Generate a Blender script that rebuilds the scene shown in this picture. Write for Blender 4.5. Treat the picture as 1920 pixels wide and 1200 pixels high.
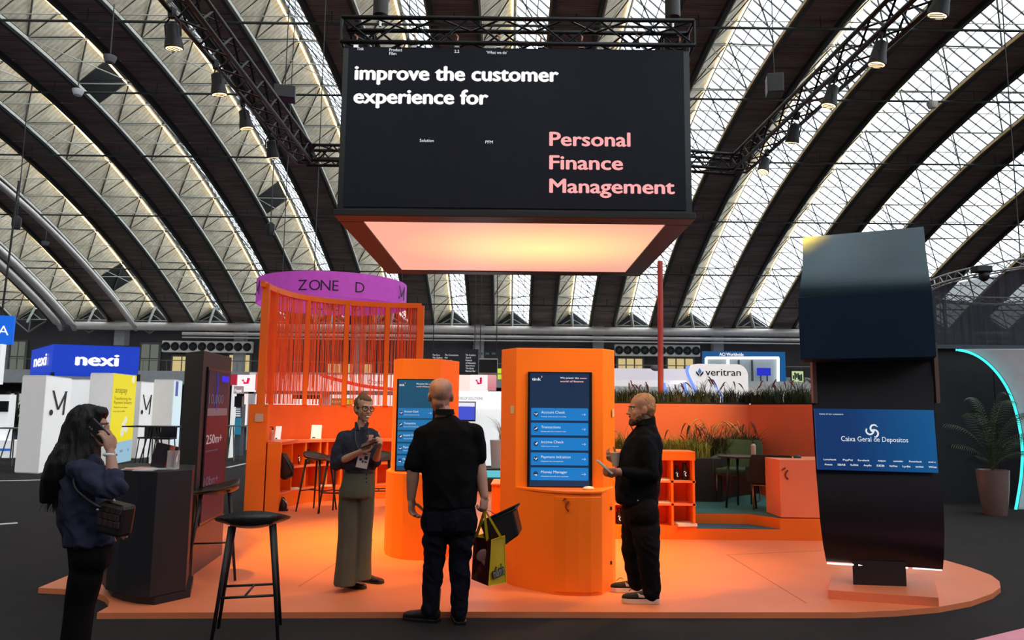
import bpy, bmesh, math, random
from mathutils import Vector, Matrix, noise, Quaternion
random.seed(7)
R = math.radians
for o in list(bpy.data.objects): bpy.data.objects.remove(o)
scene = bpy.context.scene
COL = scene.collection
# ------------------------------------------------------------------ camera
F = 1387.0; PITCH = R(6.8); ROLL = R(0.6); CAMZ = 1.6
fwd = Vector((0, math.cos(PITCH), math.sin(PITCH)))
r0 = Vector((1, 0, 0)); u0 = Vector((0, -math.sin(PITCH), math.cos(PITCH)))
cr = r0*math.cos(ROLL) + u0*math.sin(ROLL)
cu = u0*math.cos(ROLL) - r0*math.sin(ROLL)
EYE = Vector((0, 0, CAMZ))
cd = bpy.data.cameras.new('camera'); cam = bpy.data.objects.new('camera', cd); COL.objects.link(cam)
cd.sensor_width = 36; cd.sensor_fit = 'HORIZONTAL'; cd.lens = F/1920*36; cd.clip_end = 300; cd.clip_start = .05
mw = Matrix.Identity(4)
for i in range(3):
    mw[i][0] = cr[i]; mw[i][1] = cu[i]; mw[i][2] = -fwd[i]; mw[i][3] = EYE[i]
cam.matrix_world = mw
scene.camera = cam
# ------------------------------------------------------------------ world, exposure, lights
w = bpy.data.worlds.new('sky'); scene.world = w; w.use_nodes = True
w.node_tree.nodes['Background'].inputs[0].default_value = (.62, .74, .9, 1)
w.node_tree.nodes['Background'].inputs[1].default_value = 1.0
scene.view_settings.view_transform = 'Standard'; scene.view_settings.look = 'None'
scene.view_settings.exposure = 0.0; scene.view_settings.gamma = 1; scene.view_settings.use_curve_mapping = False
GLASS_E = 3.0       # daylight behind the skylight glazing
RIDGE_E = 3.2
SPOT_W = 800
SPOTCOL = (1.0, .60, .05)

def ray(px, py): return fwd*F + cr*(px-960) + cu*(600-py)
def P(px, py, Y):
    d = ray(px, py); return EYE + d*(Y/d.y)
def G(px, py, z=0.0):
    d = ray(px, py); return EYE + d*((z-CAMZ)/d.z)
def XC(px, py, X):
    d = ray(px, py); return EYE + d*(X/d.x)
def proj(p):
    d = Vector(p)-EYE; k = d.dot(fwd)
    return (960+F*d.dot(cr)/k, 600-F*d.dot(cu)/k, k)
def V(px, Y, z=0.0):
    dz = z-CAMZ; dep = Y*math.cos(PITCH)+dz*math.sin(PITCH); up = dz*math.cos(PITCH)-Y*math.sin(PITCH)
    return Vector((((px-960)/F*dep-up*math.sin(ROLL))/math.cos(ROLL), Y, z))
def V2(px, Y, z=0.0):
    v = V(px, Y, z); return (v.x, v.y)

# ------------------------------------------------------------------ materials
MATS = {}
def mat(name, col, rough=.6, metal=0, emit=None, es=1.0, var=.08, scale=6.0, bump=0, alpha=1.0, spec=.5, bscale=None, trans=0, stretch=None):
    if name in MATS: return MATS[name]
    m = bpy.data.materials.new(name); m.use_nodes = True; MATS[name] = m
    nt = m.node_tree; b = nt.nodes['Principled BSDF']
    b.inputs['Roughness'].default_value = rough; b.inputs['Metallic'].default_value = metal
    b.inputs['Specular IOR Level'].default_value = spec
    b.inputs['Alpha'].default_value = alpha
    if trans: b.inputs['Transmission Weight'].default_value = trans
    tc = nt.nodes.new('ShaderNodeTexCoord'); n = nt.nodes.new('ShaderNodeTexNoise')
    n.inputs['Scale'].default_value = scale; n.inputs['Detail'].default_value = 4
    if stretch:
        mp = nt.nodes.new('ShaderNodeMapping'); mp.inputs['Scale'].default_value = stretch
        nt.links.new(tc.outputs['Object'], mp.inputs[0]); nt.links.new(mp.outputs[0], n.inputs[0]); src = mp.outputs[0]
    else:
        nt.links.new(tc.outputs['Object'], n.inputs[0]); src = tc.outputs['Object']
    rp = nt.nodes.new('ShaderNodeValToRGB')
    rp.color_ramp.elements[0].position = .3; rp.color_ramp.elements[1].position = .7
    rp.color_ramp.elements[0].color = [c*(1-var) for c in col]+[1]
    rp.color_ramp.elements[1].color = [min(1, c*(1+var)) for c in col]+[1]
    nt.links.new(n.outputs[0], rp.inputs[0]); nt.links.new(rp.outputs[0], b.inputs['Base Color'])
    if emit:
        b.inputs['Emission Color'].default_value = (*emit, 1); b.inputs['Emission Strength'].default_value = es
    if bump:
        n2 = nt.nodes.new('ShaderNodeTexNoise'); n2.inputs['Scale'].default_value = bscale or scale*8; n2.inputs['Detail'].default_value = 5
        nt.links.new(src, n2.inputs[0])
        bp = nt.nodes.new('ShaderNodeBump'); bp.inputs['Strength'].default_value = bump; bp.inputs['Distance'].default_value = .01
        nt.links.new(n2.outputs[0], bp.inputs['Height']); nt.links.new(bp.outputs[0], b.inputs['Normal'])
    return m
def emat(name, col, es=1.0, col2=None, axis=2, pos=(0, 1)):
    """self-lit screen or sign; optional linear gradient as displayed on it"""
    if name in MATS: return MATS[name]
    m = mat(name, (.012, .012, .014), .35, emit=col, es=es, spec=.12)
    if col2:
        nt = m.node_tree; b = nt.nodes['Principled BSDF']
        tc = nt.nodes.new('ShaderNodeTexCoord'); sp = nt.nodes.new('ShaderNodeSeparateXYZ')
        nt.links.new(tc.outputs['Generated'], sp.inputs[0])
        rp = nt.nodes.new('ShaderNodeValToRGB'); rp.color_ramp.elements[0].color = (*col, 1); rp.color_ramp.elements[1].color = (*col2, 1)
        rp.color_ramp.elements[0].position = pos[0]; rp.color_ramp.elements[1].position = pos[1]
        nt.links.new(sp.outputs[axis], rp.inputs[0]); nt.links.new(rp.outputs[0], b.inputs['Emission Color'])
    return m
def boards(name, col, col2, rough, scale, direction='Y', bump=.4):
    m = mat(name, col, rough)
    nt = m.node_tree; b = nt.nodes['Principled BSDF']
    tc = nt.nodes.new('ShaderNodeTexCoord'); mp = nt.nodes.new('ShaderNodeMapping')
    nt.links.new(tc.outputs['Object'], mp.inputs[0])
    mp.inputs['Scale'].default_value = (.35, 3, 3)
    n = nt.nodes.new('ShaderNodeTexNoise'); n.inputs['Scale'].default_value = 1.3; n.inputs['Detail'].default_value = 8; n.inputs['Roughness'].default_value = .65
    nt.links.new(mp.outputs[0], n.inputs[0])
    w = nt.nodes.new('ShaderNodeTexWave'); w.bands_direction = direction; w.inputs['Scale'].default_value = scale; w.inputs['Distortion'].default_value = 2
    nt.links.new(tc.outputs['Object'], w.inputs[0])
    mx = nt.nodes.new('ShaderNodeMath'); mx.operation = 'MULTIPLY_ADD'; mx.inputs[1].default_value = .15
    nt.links.new(w.outputs['Fac'], mx.inputs[0]); nt.links.new(n.outputs[0], mx.inputs[2])
    rp = nt.nodes.new('ShaderNodeValToRGB'); rp.color_ramp.elements[0].position = .4; rp.color_ramp.elements[1].position = .85
    rp.color_ramp.elements[0].color = (*col, 1); rp.color_ramp.elements[1].color = (*col2, 1)
    nt.links.new(mx.outputs[0], rp.inputs[0]); nt.links.new(rp.outputs[0], b.inputs['Base Color'])
    bp = nt.nodes.new('ShaderNodeBump'); bp.inputs['Strength'].default_value = bump; bp.inputs['Distance'].default_value = .02
    nt.links.new(mx.outputs[0], bp.inputs['Height']); nt.links.new(bp.outputs[0], b.inputs['Normal'])
    return m

# ------------------------------------------------------------------ mesh building
ORG = {}
def frame(d):
    d = Vector(d).normalized(); a = Vector((0, 0, 1)) if abs(d.z) < .95 else Vector((0, 1, 0))
    s = d.cross(a).normalized(); return s, s.cross(d).normalized()
class MB:
    def __init__(s): s.v = []; s.f = []
    def add(s, vs, fs):
        n = len(s.v); s.v += [Vector(v) for v in vs]; s.f += [tuple(i+n for i in f) for f in fs]; return s
    def box(s, c, d, rz=0, M=None):
        x, y, z = d[0]/2, d[1]/2, d[2]/2
        vs = [Vector(q) for q in ((-x,-y,-z),(x,-y,-z),(x,y,-z),(-x,y,-z),(-x,-y,z),(x,-y,z),(x,y,z),(-x,y,z))]
        if M is None: M = Matrix.Rotation(rz, 3, 'Z')
        return s.add([M@q+Vector(c) for q in vs], [(0,3,2,1),(4,5,6,7),(0,1,5,4),(1,2,6,5),(2,3,7,6),(3,0,4,7)])
    def slab(s, a, b, c, d, off):
        """quad a,b,c,d thickened along off"""
        q = [Vector(t) for t in (a, b, c, d)]; off = Vector(off)
        return s.add(q+[t+off for t in q], [(0,3,2,1),(4,5,6,7),(0,1,5,4),(1,2,6,5),(2,3,7,6),(3,0,4,7)])
    def quad(s, a, b, c, d): return s.add([a, b, c, d], [(0, 1, 2, 3)])
    def cone(s, p0, p1, r0, r1=None, n=8, cap=True):
        r1 = r0 if r1 is None else r1
        p0, p1 = Vector(p0), Vector(p1); a, b = frame(p1-p0); vs = []
        for p, r in ((p0, r0), (p1, r1)):
            for i in range(n):
                t = 2*math.pi*i/n; vs.append(p+(a*math.cos(t)+b*math.sin(t))*r)
        fs = [(i, (i+1) % n, n+(i+1) % n, n+i) for i in range(n)]
        if cap: fs += [tuple(range(n-1, -1, -1)), tuple(range(n, 2*n))]
        return s.add(vs, fs)
    def path(s, pts, r, n=8, closed=False):
        pts = [Vector(p) for p in pts]; m = len(pts); vs = []; fs = []
        rr = r if isinstance(r, (list, tuple)) else [r]*m
        prev = None
        for k, p in enumerate(pts):
            if closed: t = pts[(k+1) % m]-pts[k-1]
            else: t = pts[min(k+1, m-1)]-pts[max(k-1, 0)]
            t.normalize()
            if prev is None: a, b = frame(t)
            else:
                a = prev-t*prev.dot(t)
                a = a.normalized() if a.length > 1e-6 else frame(t)[0]
                b = t.cross(a)
            prev = a
            for i in range(n):
                q = 2*math.pi*i/n; vs.append(p+(a*math.cos(q)+b*math.sin(q))*rr[k])
        for k in range(m if closed else m-1):
            k2 = (k+1) % m
            fs += [(k*n+i, k*n+(i+1) % n, k2*n+(i+1) % n, k2*n+i) for i in range(n)]
        if not closed: fs += [tuple(range(n-1, -1, -1)), tuple((m-1)*n+i for i in range(n))]
        return s.add(vs, fs)
    def loft(s, rings, n=20, p=2.0):
        """rings: (center, a, b, side, front)"""
        vs = []; fs = []; m = len(rings)
        for c, a, b, sd, fr in rings:
            for i in range(n):
                t = 2*math.pi*i/n; x, y = math.cos(t), math.sin(t)
                x = math.copysign(abs(x)**(2/p), x); y = math.copysign(abs(y)**(2/p), y)
                vs.append(Vector(c)+Vector(sd)*(x*a)+Vector(fr)*(y*b))
        for k in range(m-1): fs += [(k*n+i, k*n+(i+1) % n, (k+1)*n+(i+1) % n, (k+1)*n+i) for i in range(n)]
        fs += [tuple(range(n-1, -1, -1)), tuple((m-1)*n+i for i in range(n))]
        return s.add(vs, fs)
    def ell(s, c, r, M=None, nu=14, nv=9):
        vs = []; fs = []; c = Vector(c); r = (r, r, r) if isinstance(r, (int, float)) else r
        for j in range(1, nv):
            ph = math.pi*j/nv
            for i in range(nu):
                t = 2*math.pi*i/nu
                q = Vector((r[0]*math.sin(ph)*math.cos(t), r[1]*math.sin(ph)*math.sin(t), r[2]*math.cos(ph)))
                vs.append(c+(M@q if M else q))
        top = Vector((0, 0, r[2])); bot = Vector((0, 0, -r[2]))
        vs += [c+(M@top if M else top), c+(M@bot if M else bot)]
        T, B = len(vs)-2, len(vs)-1
        for j in range(nv-2): fs += [(j*nu+i, (j+1)*nu+i, (j+1)*nu+(i+1) % nu, j*nu+(i+1) % nu) for i in range(nu)]
        for i in range(nu):
            fs.append((T, i, (i+1) % nu)); fs.append((B, (nv-2)*nu+(i+1) % nu, (nv-2)*nu+i))
        return s.add(vs, fs)
    def prism(s, poly, z0, z1):
        n = len(poly)
        a = sum(poly[i][0]*poly[(i+1) % n][1]-poly[(i+1) % n][0]*poly[i][1] for i in range(n))
        if a < 0: poly = poly[::-1]
        vs = [(x, y, z0) for x, y in poly]+[(x, y, z1) for x, y in poly]
        return s.add(vs, [tuple(range(n-1, -1, -1)), tuple(range(n, 2*n))]+[(i, (i+1) % n, n+(i+1) % n, n+i) for i in range(n)])
    def lathe(s, prof, c=(0, 0, 0), n=24):
        vs = []; fs = []; c = Vector(c); m = len(prof)
        for r, z in prof:
            for i in range(n):
                t = 2*math.pi*i/n; vs.append(c+Vector((r*math.cos(t), r*math.sin(t), z)))
        for k in range(m-1): fs += [(k*n+i, k*n+(i+1) % n, (k+1)*n+(i+1) % n, (k+1)*n+i) for i in range(n)]
        fs += [tuple(range(n-1, -1, -1)), tuple((m-1)*n+i for i in range(n))]
        return s.add(vs, fs)
    def build(s, name, m, parent=None, smooth=False, bevel=0, kind=None, label=None, edge=False):
        me = bpy.data.meshes.new(name); o0 = ORG.get(parent.name, Vector()) if parent else Vector()
        me.from_pydata([v-o0 for v in s.v], [], s.f); me.update()
        o = bpy.data.objects.new(name, me); COL.objects.link(o)
        if m: me.materials.append(m)
        if smooth:
            me.polygons.foreach_set('use_smooth', [True]*len(me.polygons))
            if edge:
                bm = bmesh.new(); bm.from_mesh(me)
                for e in bm.edges:
                    if len(e.link_faces) == 2 and e.calc_face_angle(0) > .6: e.smooth = False
                bm.to_mesh(me); bm.free()
        if bevel:
            b = o.modifiers.new('bevel', 'BEVEL'); b.width = bevel; b.segments = 2; b.limit_method = 'ANGLE'
        if parent: o.parent = parent; ORG[o.name] = o0
        if kind: o['kind'] = kind
        if label: o['label'] = label
        return o
def thing(name, label, cat, loc=(0, 0, 0), group=None, rz=0):
    o = bpy.data.objects.new(name, None); COL.objects.link(o); o.location = loc; o.rotation_euler = (0, 0, rz)
    o.empty_display_size = .1
    ORG[o.name] = Vector(loc); tag(o, label, cat, group); return o
def tag(o, label, cat, group=None):
    o['label'] = label; o['category'] = cat
    if group: o['group'] = group
    return o
def recenter(o):
    """move the origin of a single-mesh thing to its base"""
    vs = [v.co for v in o.data.vertices]
    c = Vector((sum(v.x for v in vs)/len(vs), sum(v.y for v in vs)/len(vs), min(v.z for v in vs)))
    o.data.transform(Matrix.Translation(-c)); o.location = c; return o
def struct(o): o['kind'] = 'structure'; return o
def copy_tree(o, parent=None):
    c = o.copy(); COL.objects.link(c)
    if parent: c.parent = parent
    for ch in list(o.children): copy_tree(ch, c)
    return c
def bake(o, mods):
    """evaluate modifiers into a plain mesh"""
    dg = bpy.context.evaluated_depsgraph_get(); dg.update()
    me = bpy.data.meshes.new_from_object(o.evaluated_get(dg)); o.modifiers.clear(); o.data = me; return o
def text(s, org, xd, ud, size, m, parent, width=None, bold=0, ext=.002, name='lettering', label=None, shear=0):
    shift = max(0, bold-.014)*1.3; bold = 0
    cu_ = bpy.data.curves.new('t', 'FONT'); cu_.body = s; cu_.size = 1; cu_.offset = bold; cu_.extrude = 0; cu_.shear = shear
    cu_.resolution_u = 3
    to = bpy.data.objects.new('t', cu_); COL.objects.link(to)
    dg = bpy.context.evaluated_depsgraph_get(); dg.update()
    me = bpy.data.meshes.new_from_object(to.evaluated_get(dg))
    bpy.data.objects.remove(to); bpy.data.curves.remove(cu_)
    xs = [v.co.x for v in me.vertices]; x0, x1 = min(xs), max(xs)
    sx = size if width is None else width/(x1-x0)
    xd = Vector(xd).normalized(); ud = Vector(ud).normalized(); nd = xd.cross(ud).normalized(); org = Vector(org)
    o0 = ORG.get(parent.name, Vector()) if parent else Vector()
    me.materials.clear()
    bm = bmesh.new(); bm.from_mesh(me)
    if shift:
        gs = bm.verts[:]+bm.edges[:]+bm.faces[:]
        for dx, dz in ((shift, 0), (-shift, 0), (0, shift*.6), (0, -shift*.6)):
            r = bmesh.ops.duplicate(bm, geom=gs)
            for g in r['geom']:
                if isinstance(g, bmesh.types.BMVert): g.co.x += dx; g.co.y += dz; g.co.z -= .002
    for v in bm.verts:
        v.co = org+xd*((v.co.x-x0)*sx)+ud*(v.co.y*size)+nd*ext-o0
    if ext > .0015:
        r = bmesh.ops.extrude_face_region(bm, geom=bm.faces[:])
        for g in r['geom']:
            if isinstance(g, bmesh.types.BMVert): g.co -= nd*(ext*.8)
    bm.to_mesh(me); bm.free()
    me.materials.append(m)
    o = bpy.data.objects.new(name, me); COL.objects.link(o); o.parent = parent; ORG[o.name] = o0
    if label: o['label'] = label
    return o
def tpx(s, x0, y0, x1, cap, Y, m, parent, bold=0, name='lettering', ext=.003):
    """lettering on a vertical surface facing the hall front; baseline from x0,y0 to x1, cap height in px"""
    p = P(x0, y0, Y); q = P(x1, y0, Y); dep = (p-EYE).dot(fwd)
    return text(s, p, (1, 0, 0), (0, 0, 1), cap/F*dep/.73, m, parent, width=(q-p).x, bold=bold, name=name, ext=ext)
def arc(c, r, a0, a1, n): return [(c[0]+r*math.cos(a0+(a1-a0)*i/n), c[1]+r*math.sin(a0+(a1-a0)*i/n)) for i in range(n+1)]
def catmull(pts, n=6):
    out = []; m = len(pts)
    P_ = [Vector(p) for p in pts]
    for i in range(m-1):
        a, b, c, d = P_[max(i-1, 0)], P_[i], P_[i+1], P_[min(i+2, m-1)]
        for k in range(n):
            t = k/n; out.append(.5*((2*b)+(c-a)*t+(2*a-5*b+4*c-d)*t*t+(3*b-a-3*c+d)*t**3))
    out.append(P_[-1]); return out
# ------------------------------------------------------------------ palette
carpet = mat('dark carpet', (.012, .0085, .0095), .95, var=.25, scale=2.5, bump=.5, bscale=400)
orange = mat('orange laminate', (.95, .20, .008), .5, var=.03, scale=1.5)
coral = mat('coral laminate', (.95, .26, .12), .45, var=.04, scale=1.2)
coralfloor = mat('coral stage floor', (.95, .26, .11), .42, var=.05, scale=1.5)
terracotta = mat('terracotta wall', (.95, .20, .09), .6, var=.04, scale=1.5)
orangered = mat('orange red wall', (.96, .16, .02), .6, var=.04, scale=1.5)
charcoal = mat('charcoal laminate', (.014, .013, .018), .5, var=.1)
blackm = mat('black satin', (.012, .012, .014), .45, var=.1)
blackplastic = mat('black plastic', (.018, .015, .016), .33, var=.1)
screenblack = mat('screen black', (.008, .008, .011), .25)
white = mat('white laminate', (.78, .78, .78), .5, var=.03)
whiteglow = mat('white with added glow', (.8, .8, .8), .5, emit=(1, 1, 1), es=.55)  # white with some glow put in, for cards and flask emblems
textwhite = emat('lit white lettering', (1, 1, 1), 1.0)
steel = mat('painted steel', (.2, .21, .2), .5, metal=.3)
darksteel = mat('dark painted steel', (.05, .055, .052), .5, metal=.2)
alu = mat('truss black', (.02, .02, .022), .4, metal=.5)
chrome = mat('bright metal', (.7, .7, .7), .25, metal=1)
grey = mat('grey paint', (.17, .17, .18), .7)
ductm = mat('duct grey', (.75, .70, .68), .45, metal=.3, scale=3)
# ------------------------------------------------------------------ hall shell
PER = 4.07; HW = 1.16; RH = 1.15; YF, YB = -6.0, 50.0
def zc(Y): return 14.7-7.5*((Y-22)/28)**2
def arch(X, Y, h=0.0):
    m = -2*7.5*(Y-22)/784; n = Vector((0, -m, 1)).normalized()
    return Vector((X, Y, zc(Y)))+n*h
struct(MB().box((0, 22, -.05), (86, 58, .1)).build('floor', carpet))
wallm = mat('hall wall paint', (.30, .29, .30), .8)
backm = mat('dark back wall paint', (.07, .06, .065), .8)
struct(MB().box((0, 50.9, 4.2), (86, .3, 8.6)).build('wall_back', backm))
for sx, nm in ((-1, 'wall_left'), (1, 'wall_right')):
    struct(MB().box((sx*42.5, 22, 8), (.3, 58, 16.4)).build(nm, wallm))
struct(MB().box((0, -6.6, 5), (86, .3, 10.4)).build('wall_front', wallm))
BY = list(range(-10, 11))
darkboard = boards('brown stained boards', (.17, .115, .105), (.44, .33, .31), .7, 2.6)
paleboard = boards('pale pressed board', (.50, .43, .31), (.88, .80, .62), .8, 1.6)
glass = emat('skylight glazing in daylight', (.86, .94, 1.0), GLASS_E)
warmlitedge = mat('edge beam with warm light in its colour', (.5, .36, .17), .5)  # warm light falling on these beams is put into their colour
edgeb = mat('pale edge beam', (.6, .62, .56), .5)
NS = 36; YS = [YF+(YB-YF)*i/NS for i in range(NS+1)]
ceil = struct(bpy.data.objects.new('ceiling', None)); COL.objects.link(ceil); ORG['ceiling'] = Vector()
back = MB()
for k in BY:
    for i in range(NS):
        a, b = YS[i], YS[i+1]; X = k*PER
        back.quad(arch(X+HW, a, .12), arch(X+HW, b, .12), arch(X+PER-HW, b, .12), arch(X+PER-HW, a, .12))
        back.quad(arch(X-HW, a, .06), arch(X-HW, b, .06), arch(X, b, RH+.06), arch(X, a, RH+.06))
back.build('roof_backing', mat('roof underlay', (.01, .009, .009), .9), ceil, kind='stuff')
def inview(p):
    x, y, k = proj(p); return k > 0 and -60 < x < 1980 and -60 < y < 700
def pieces(fn, name, m, alt=None):
    cand = []; rest = MB()
    for k in BY:
        for i in range(NS):
            b = MB(); fn(b, k, i)
            c = sum(b.v, Vector())/len(b.v)
            if inview(c): cand.append(((c-EYE).length, b, k, i))
            else: rest.add(b.v, b.f)
    cand.sort(key=lambda t: t[0])
    for d, b, k, i in cand[:300]:
        mm = m
        if alt and (i*3+k*5) % 23 == 0 and YS[i] < 46: mm = alt
        b.build(name, mm, ceil)
    for d, b, k, i in cand[300:]: rest.add(b.v, b.f)
    rest.build(name+'s_beyond', m, ceil, kind='stuff')
rr = random.Random(3)
def dark_panel(b, k, i):
    X = k*PER; a, c = YS[i]+.03, YS[i+1]-.03; h = rr.uniform(0, .025)
    x0, x1 = X+HW+.1, X+PER-HW-.1
    b.slab(arch(x0, a, h), arch(x0, c, h), arch(x1, c, h), arch(x1, a, h), (0, 0, .06))
def pale_panel(b, k, i):
    X = k*PER; a, c = YS[i]+.02, YS[i+1]-.02
    b.slab(arch(X-HW+.03, a, .02), arch(X-HW+.03, c, .02), arch(X-.04, c, RH-.03), arch(X-.04, a, RH-.03), (-.02, 0, .03))
def glass_pane(b, k, i):
    X = k*PER; a, c = YS[i]+.02, YS[i+1]-.02
    b.slab(arch(X+.05, a, RH-.04), arch(X+.05, c, RH-.04), arch(X+HW-.03, c, .03), arch(X+HW-.03, a, .03), (.015, 0, .02))
ventm = mat('open vent black', (.006, .006, .007), .8)
pieces(dark_panel, 'ceiling_board', darkboard)
pieces(pale_panel, 'slope_panel', paleboard, ventm)
pieces(glass_pane, 'glass_pane', glass)
bars = MB(); rods = MB(); zig = MB(); gold = MB(); ends = MB(); pale = MB(); strip = MB()
for k in BY:
    X = k*PER
    if abs(k) > 9: continue
    pts = [arch(X, YS[i], 0) for i in range(0, NS+1)]
    vis = [i for i in range(NS+1) if YS[i] > 12]
    # edge beams, ridge beam
    for dx, tgt, hh in ((-HW, pale, -.02), (HW, gold, -.02)):
        for i in vis[:-1]:
            a, b = arch(X+dx, YS[i], hh), arch(X+dx, YS[i+1], hh)
            tgt.slab(a+Vector((-.045, 0, 0)), b+Vector((-.045, 0, 0)), b+Vector((.045, 0, 0)), a+Vector((.045, 0, 0)), (0, 0, -.13))
    for dx in (HW+.1, -HW-.1):   # dark girder beside each opening
        for i in vis[:-1]:
            a, b = arch(X+dx, YS[i], 0), arch(X+dx, YS[i+1], 0)
            rods.slab(a+Vector((-.07, 0, 0)), b+Vector((-.07, 0, 0)), b+Vector((.07, 0, 0)), a+Vector((.07, 0, 0)), (0, 0, -.2))
    for i in vis[:-1]:           # ridge
        a, b = arch(X, YS[i], RH-.1), arch(X, YS[i+1], RH-.1)
        rods.cone(a, b, .05, n=4)
        a, b = arch(X-.1, YS[i]+.05, RH-.2), arch(X-.1, YS[i+1]-.05, RH-.2)
        strip.cone(a, b, .04, n=5)
    y = 12.0
    while y < YB-.3:             # glazing bars
        a, b = arch(X+.06, y, RH-.1), arch(X+HW-.04, y, .0)
        bars.slab(a, a+Vector((0, .06, 0)), b+Vector((0, .06, 0)), b, (0, 0, -.05)); y += .52
    for t in (.33, .66):
        for i in vis[:-1]:
            bars.cone(arch(X+HW*t, YS[i], RH*(1-t)-.07), arch(X+HW*t, YS[i+1], RH*(1-t)-.07), .02, n=4)
    for i in vis[:-1]:           # zigzag lattice on both slopes and thin ties across the opening
        a, b = YS[i], YS[i+1]; m = (a+b)/2
        if i % 2 == 0:
            zig.cone(arch(X-HW, a, -.02), arch(X-.03, b, RH-.15), .03, n=4)
            zig.cone(arch(X+HW, a, -.02), arch(X+.03, b, RH-.15), .03, n=4)
        else:
            zig.cone(arch(X-.03, a, RH-.15), arch(X-HW, b, -.02), .03, n=4)
            zig.cone(arch(X+.03, a, RH-.15), arch(X+HW, b, -.02), .03, n=4)
        zig.cone(arch(X-HW, a, .0), arch(X-.05, a, RH-.1), .018, n=4)
        pale.cone(arch(X-HW, a, -.05), arch(X+HW, a, -.05), .022, n=4)
        if i % 4 == 0: pale.cone(arch(X-HW, a, -.05), arch(X+HW, YS[min(i+2, NS)], -.05), .02, n=4)
bars.build('glazing_bars', mat('glazing bar grey', (.22, .24, .27), .5), ceil, kind='stuff')
rods.build('girders', darksteel, ceil, kind='stuff')
zig.build('lattice', darksteel, ceil, kind='stuff')
gold.build('edge_beams', warmlitedge, ceil, kind='stuff', label='edge beams with warm light put into their colour')
pale.build('pale_edge_beams', edgeb, ceil, kind='stuff')
strip.build('light_tubes', emat('ridge tube light', (1.0, .80, .45), RIDGE_E), ceil, kind='stuff', label='warm tube lights along the ridges')
# gable ends of the roof lights above the back wall
for k in BY:
    if abs(k) > 9: continue
    X = k*PER; g = MB(); Y = YB-.12
    A, B, T = arch(X-HW, YB, 0), arch(X+HW, YB, 0), arch(X, YB, RH)
    mid = (A+B)/2; low = mid+Vector((0, -.1, -.85))
    o = Vector((0, -.35, -.25))
    for a, b, r in ((A, T, .05), (B, T, .05), (A, B, .06), (mid+o, T+Vector((0, -.1, 0)), .1), (A, low, .06), (B, low, .06), (mid.lerp(T, .45), A.lerp(mid, .35), .04), (mid.lerp(T, .45), B.lerp(mid, .35), .04), (mid, low, .05)):
        g.cone(a+Vector((0, -.3, 0)), b+Vector((0, -.3, 0)), r, n=4)
    g.build('gable_frame', steel, ceil)
    MB().slab(A, B, T+Vector((0, 0, .1)), T+Vector((0, 0, .1)), (0, .1, 0)).build('gable_panel', ventm, ceil)
struct(MB().box((0, YB+.5, 8.7), (86, .2, 1.9)).build('wall_back_upper', mat('dark upper wall', (.03, .027, .03), .8)))
# longitudinal pipes under the vault, seen as level lines across the picture
def vault_hit(px, py):
    d = ray(px, py); t = .002
    for _ in range(40000):
        p = EYE+d*t
        if p.y > 12 and p.z > zc(p.y)-.45: return p
        t += .00003
for py in (48, 182, 300, 412, 512, 572):
    p = vault_hit(960, py); b = MB().cone((-38, p.y, p.z), (38, p.y, p.z), .045, n=6)
    for k in BY:
        x = (k+.5)*PER
        b.cone((x, p.y, p.z), (x, p.y, p.z+.45), .015, n=4)
    o = b.build('service_pipe', darksteel)
    tag(o, 'dark service pipe running level under the vault, ' + {48: 'highest of the six', 182: 'second from the top', 300: 'third from the top', 412: 'third from the bottom', 512: 'second from the bottom', 572: 'lowest of the six'}[py], 'pipe', 'pipes under the vault')
# fat ducts along the back wall
for (y0, r, ddy, lab) in ((619, .27, 49.4, 'fat pale grey duct running along the top of the back wall'), (632, .11, 49.2, 'thin grey pipe just under the fat duct on the back wall'), (639, .05, 49.2, 'thinnest grey pipe, lowest along the back wall')):
    z = P(960, y0, ddy).z
    o = MB().cone((-29.3 if r > .2 else -22, ddy, z), (36, ddy, z), r, n=14).build('duct', ductm, smooth=True, edge=True)
    tag(o, lab, 'duct')
z = P(960, 619, 49.4).z
for j, (X, lab) in enumerate(((-29.3, 'grey duct curving up the vault at far left, nearest the fat wall duct'), (-30.2, 'second grey duct curving up the vault at far left'), (-25.2, 'pinkish grey duct climbing the vault between roof lights at left'))):
    pts = [(X, 49.4, z-.2)]+[arch(X, y, -.75) for y in (47, 44, 41, 38, 35, 32, 29, 26, 23, 20)]
    o = MB().path(catmull(pts, 3), .22 if j < 2 else .16, 12).build('duct', ductm, smooth=True); tag(o, lab, 'duct')
# gallery along the back wall
zs0 = P(960, 727, 47).z; zs1 = P(960, 702, 47).z
gal = struct(MB().box((0, 48.9, (zs0+zs1)/2), (84, 3.6, zs1-zs0)).build('trim_1', mat('gallery slab paint', (.5, .53, .55), .7)))
zt = P(960, 682, 47).z
gr = thing('gallery_railing', 'thin grey railing along the gallery edge of the back wall', 'railing', (0, 47.2, zs1))
MB().cone((-40, 47.2, zt), (40, 47.2, zt), .03, n=6).build('handrail', steel, gr)
for i in range(54):
    x = -40+i*1.5; MB().cone((x, 47.2, zs1), (x, 47.2, zt), .018, n=5).build('baluster', steel, gr)
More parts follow.
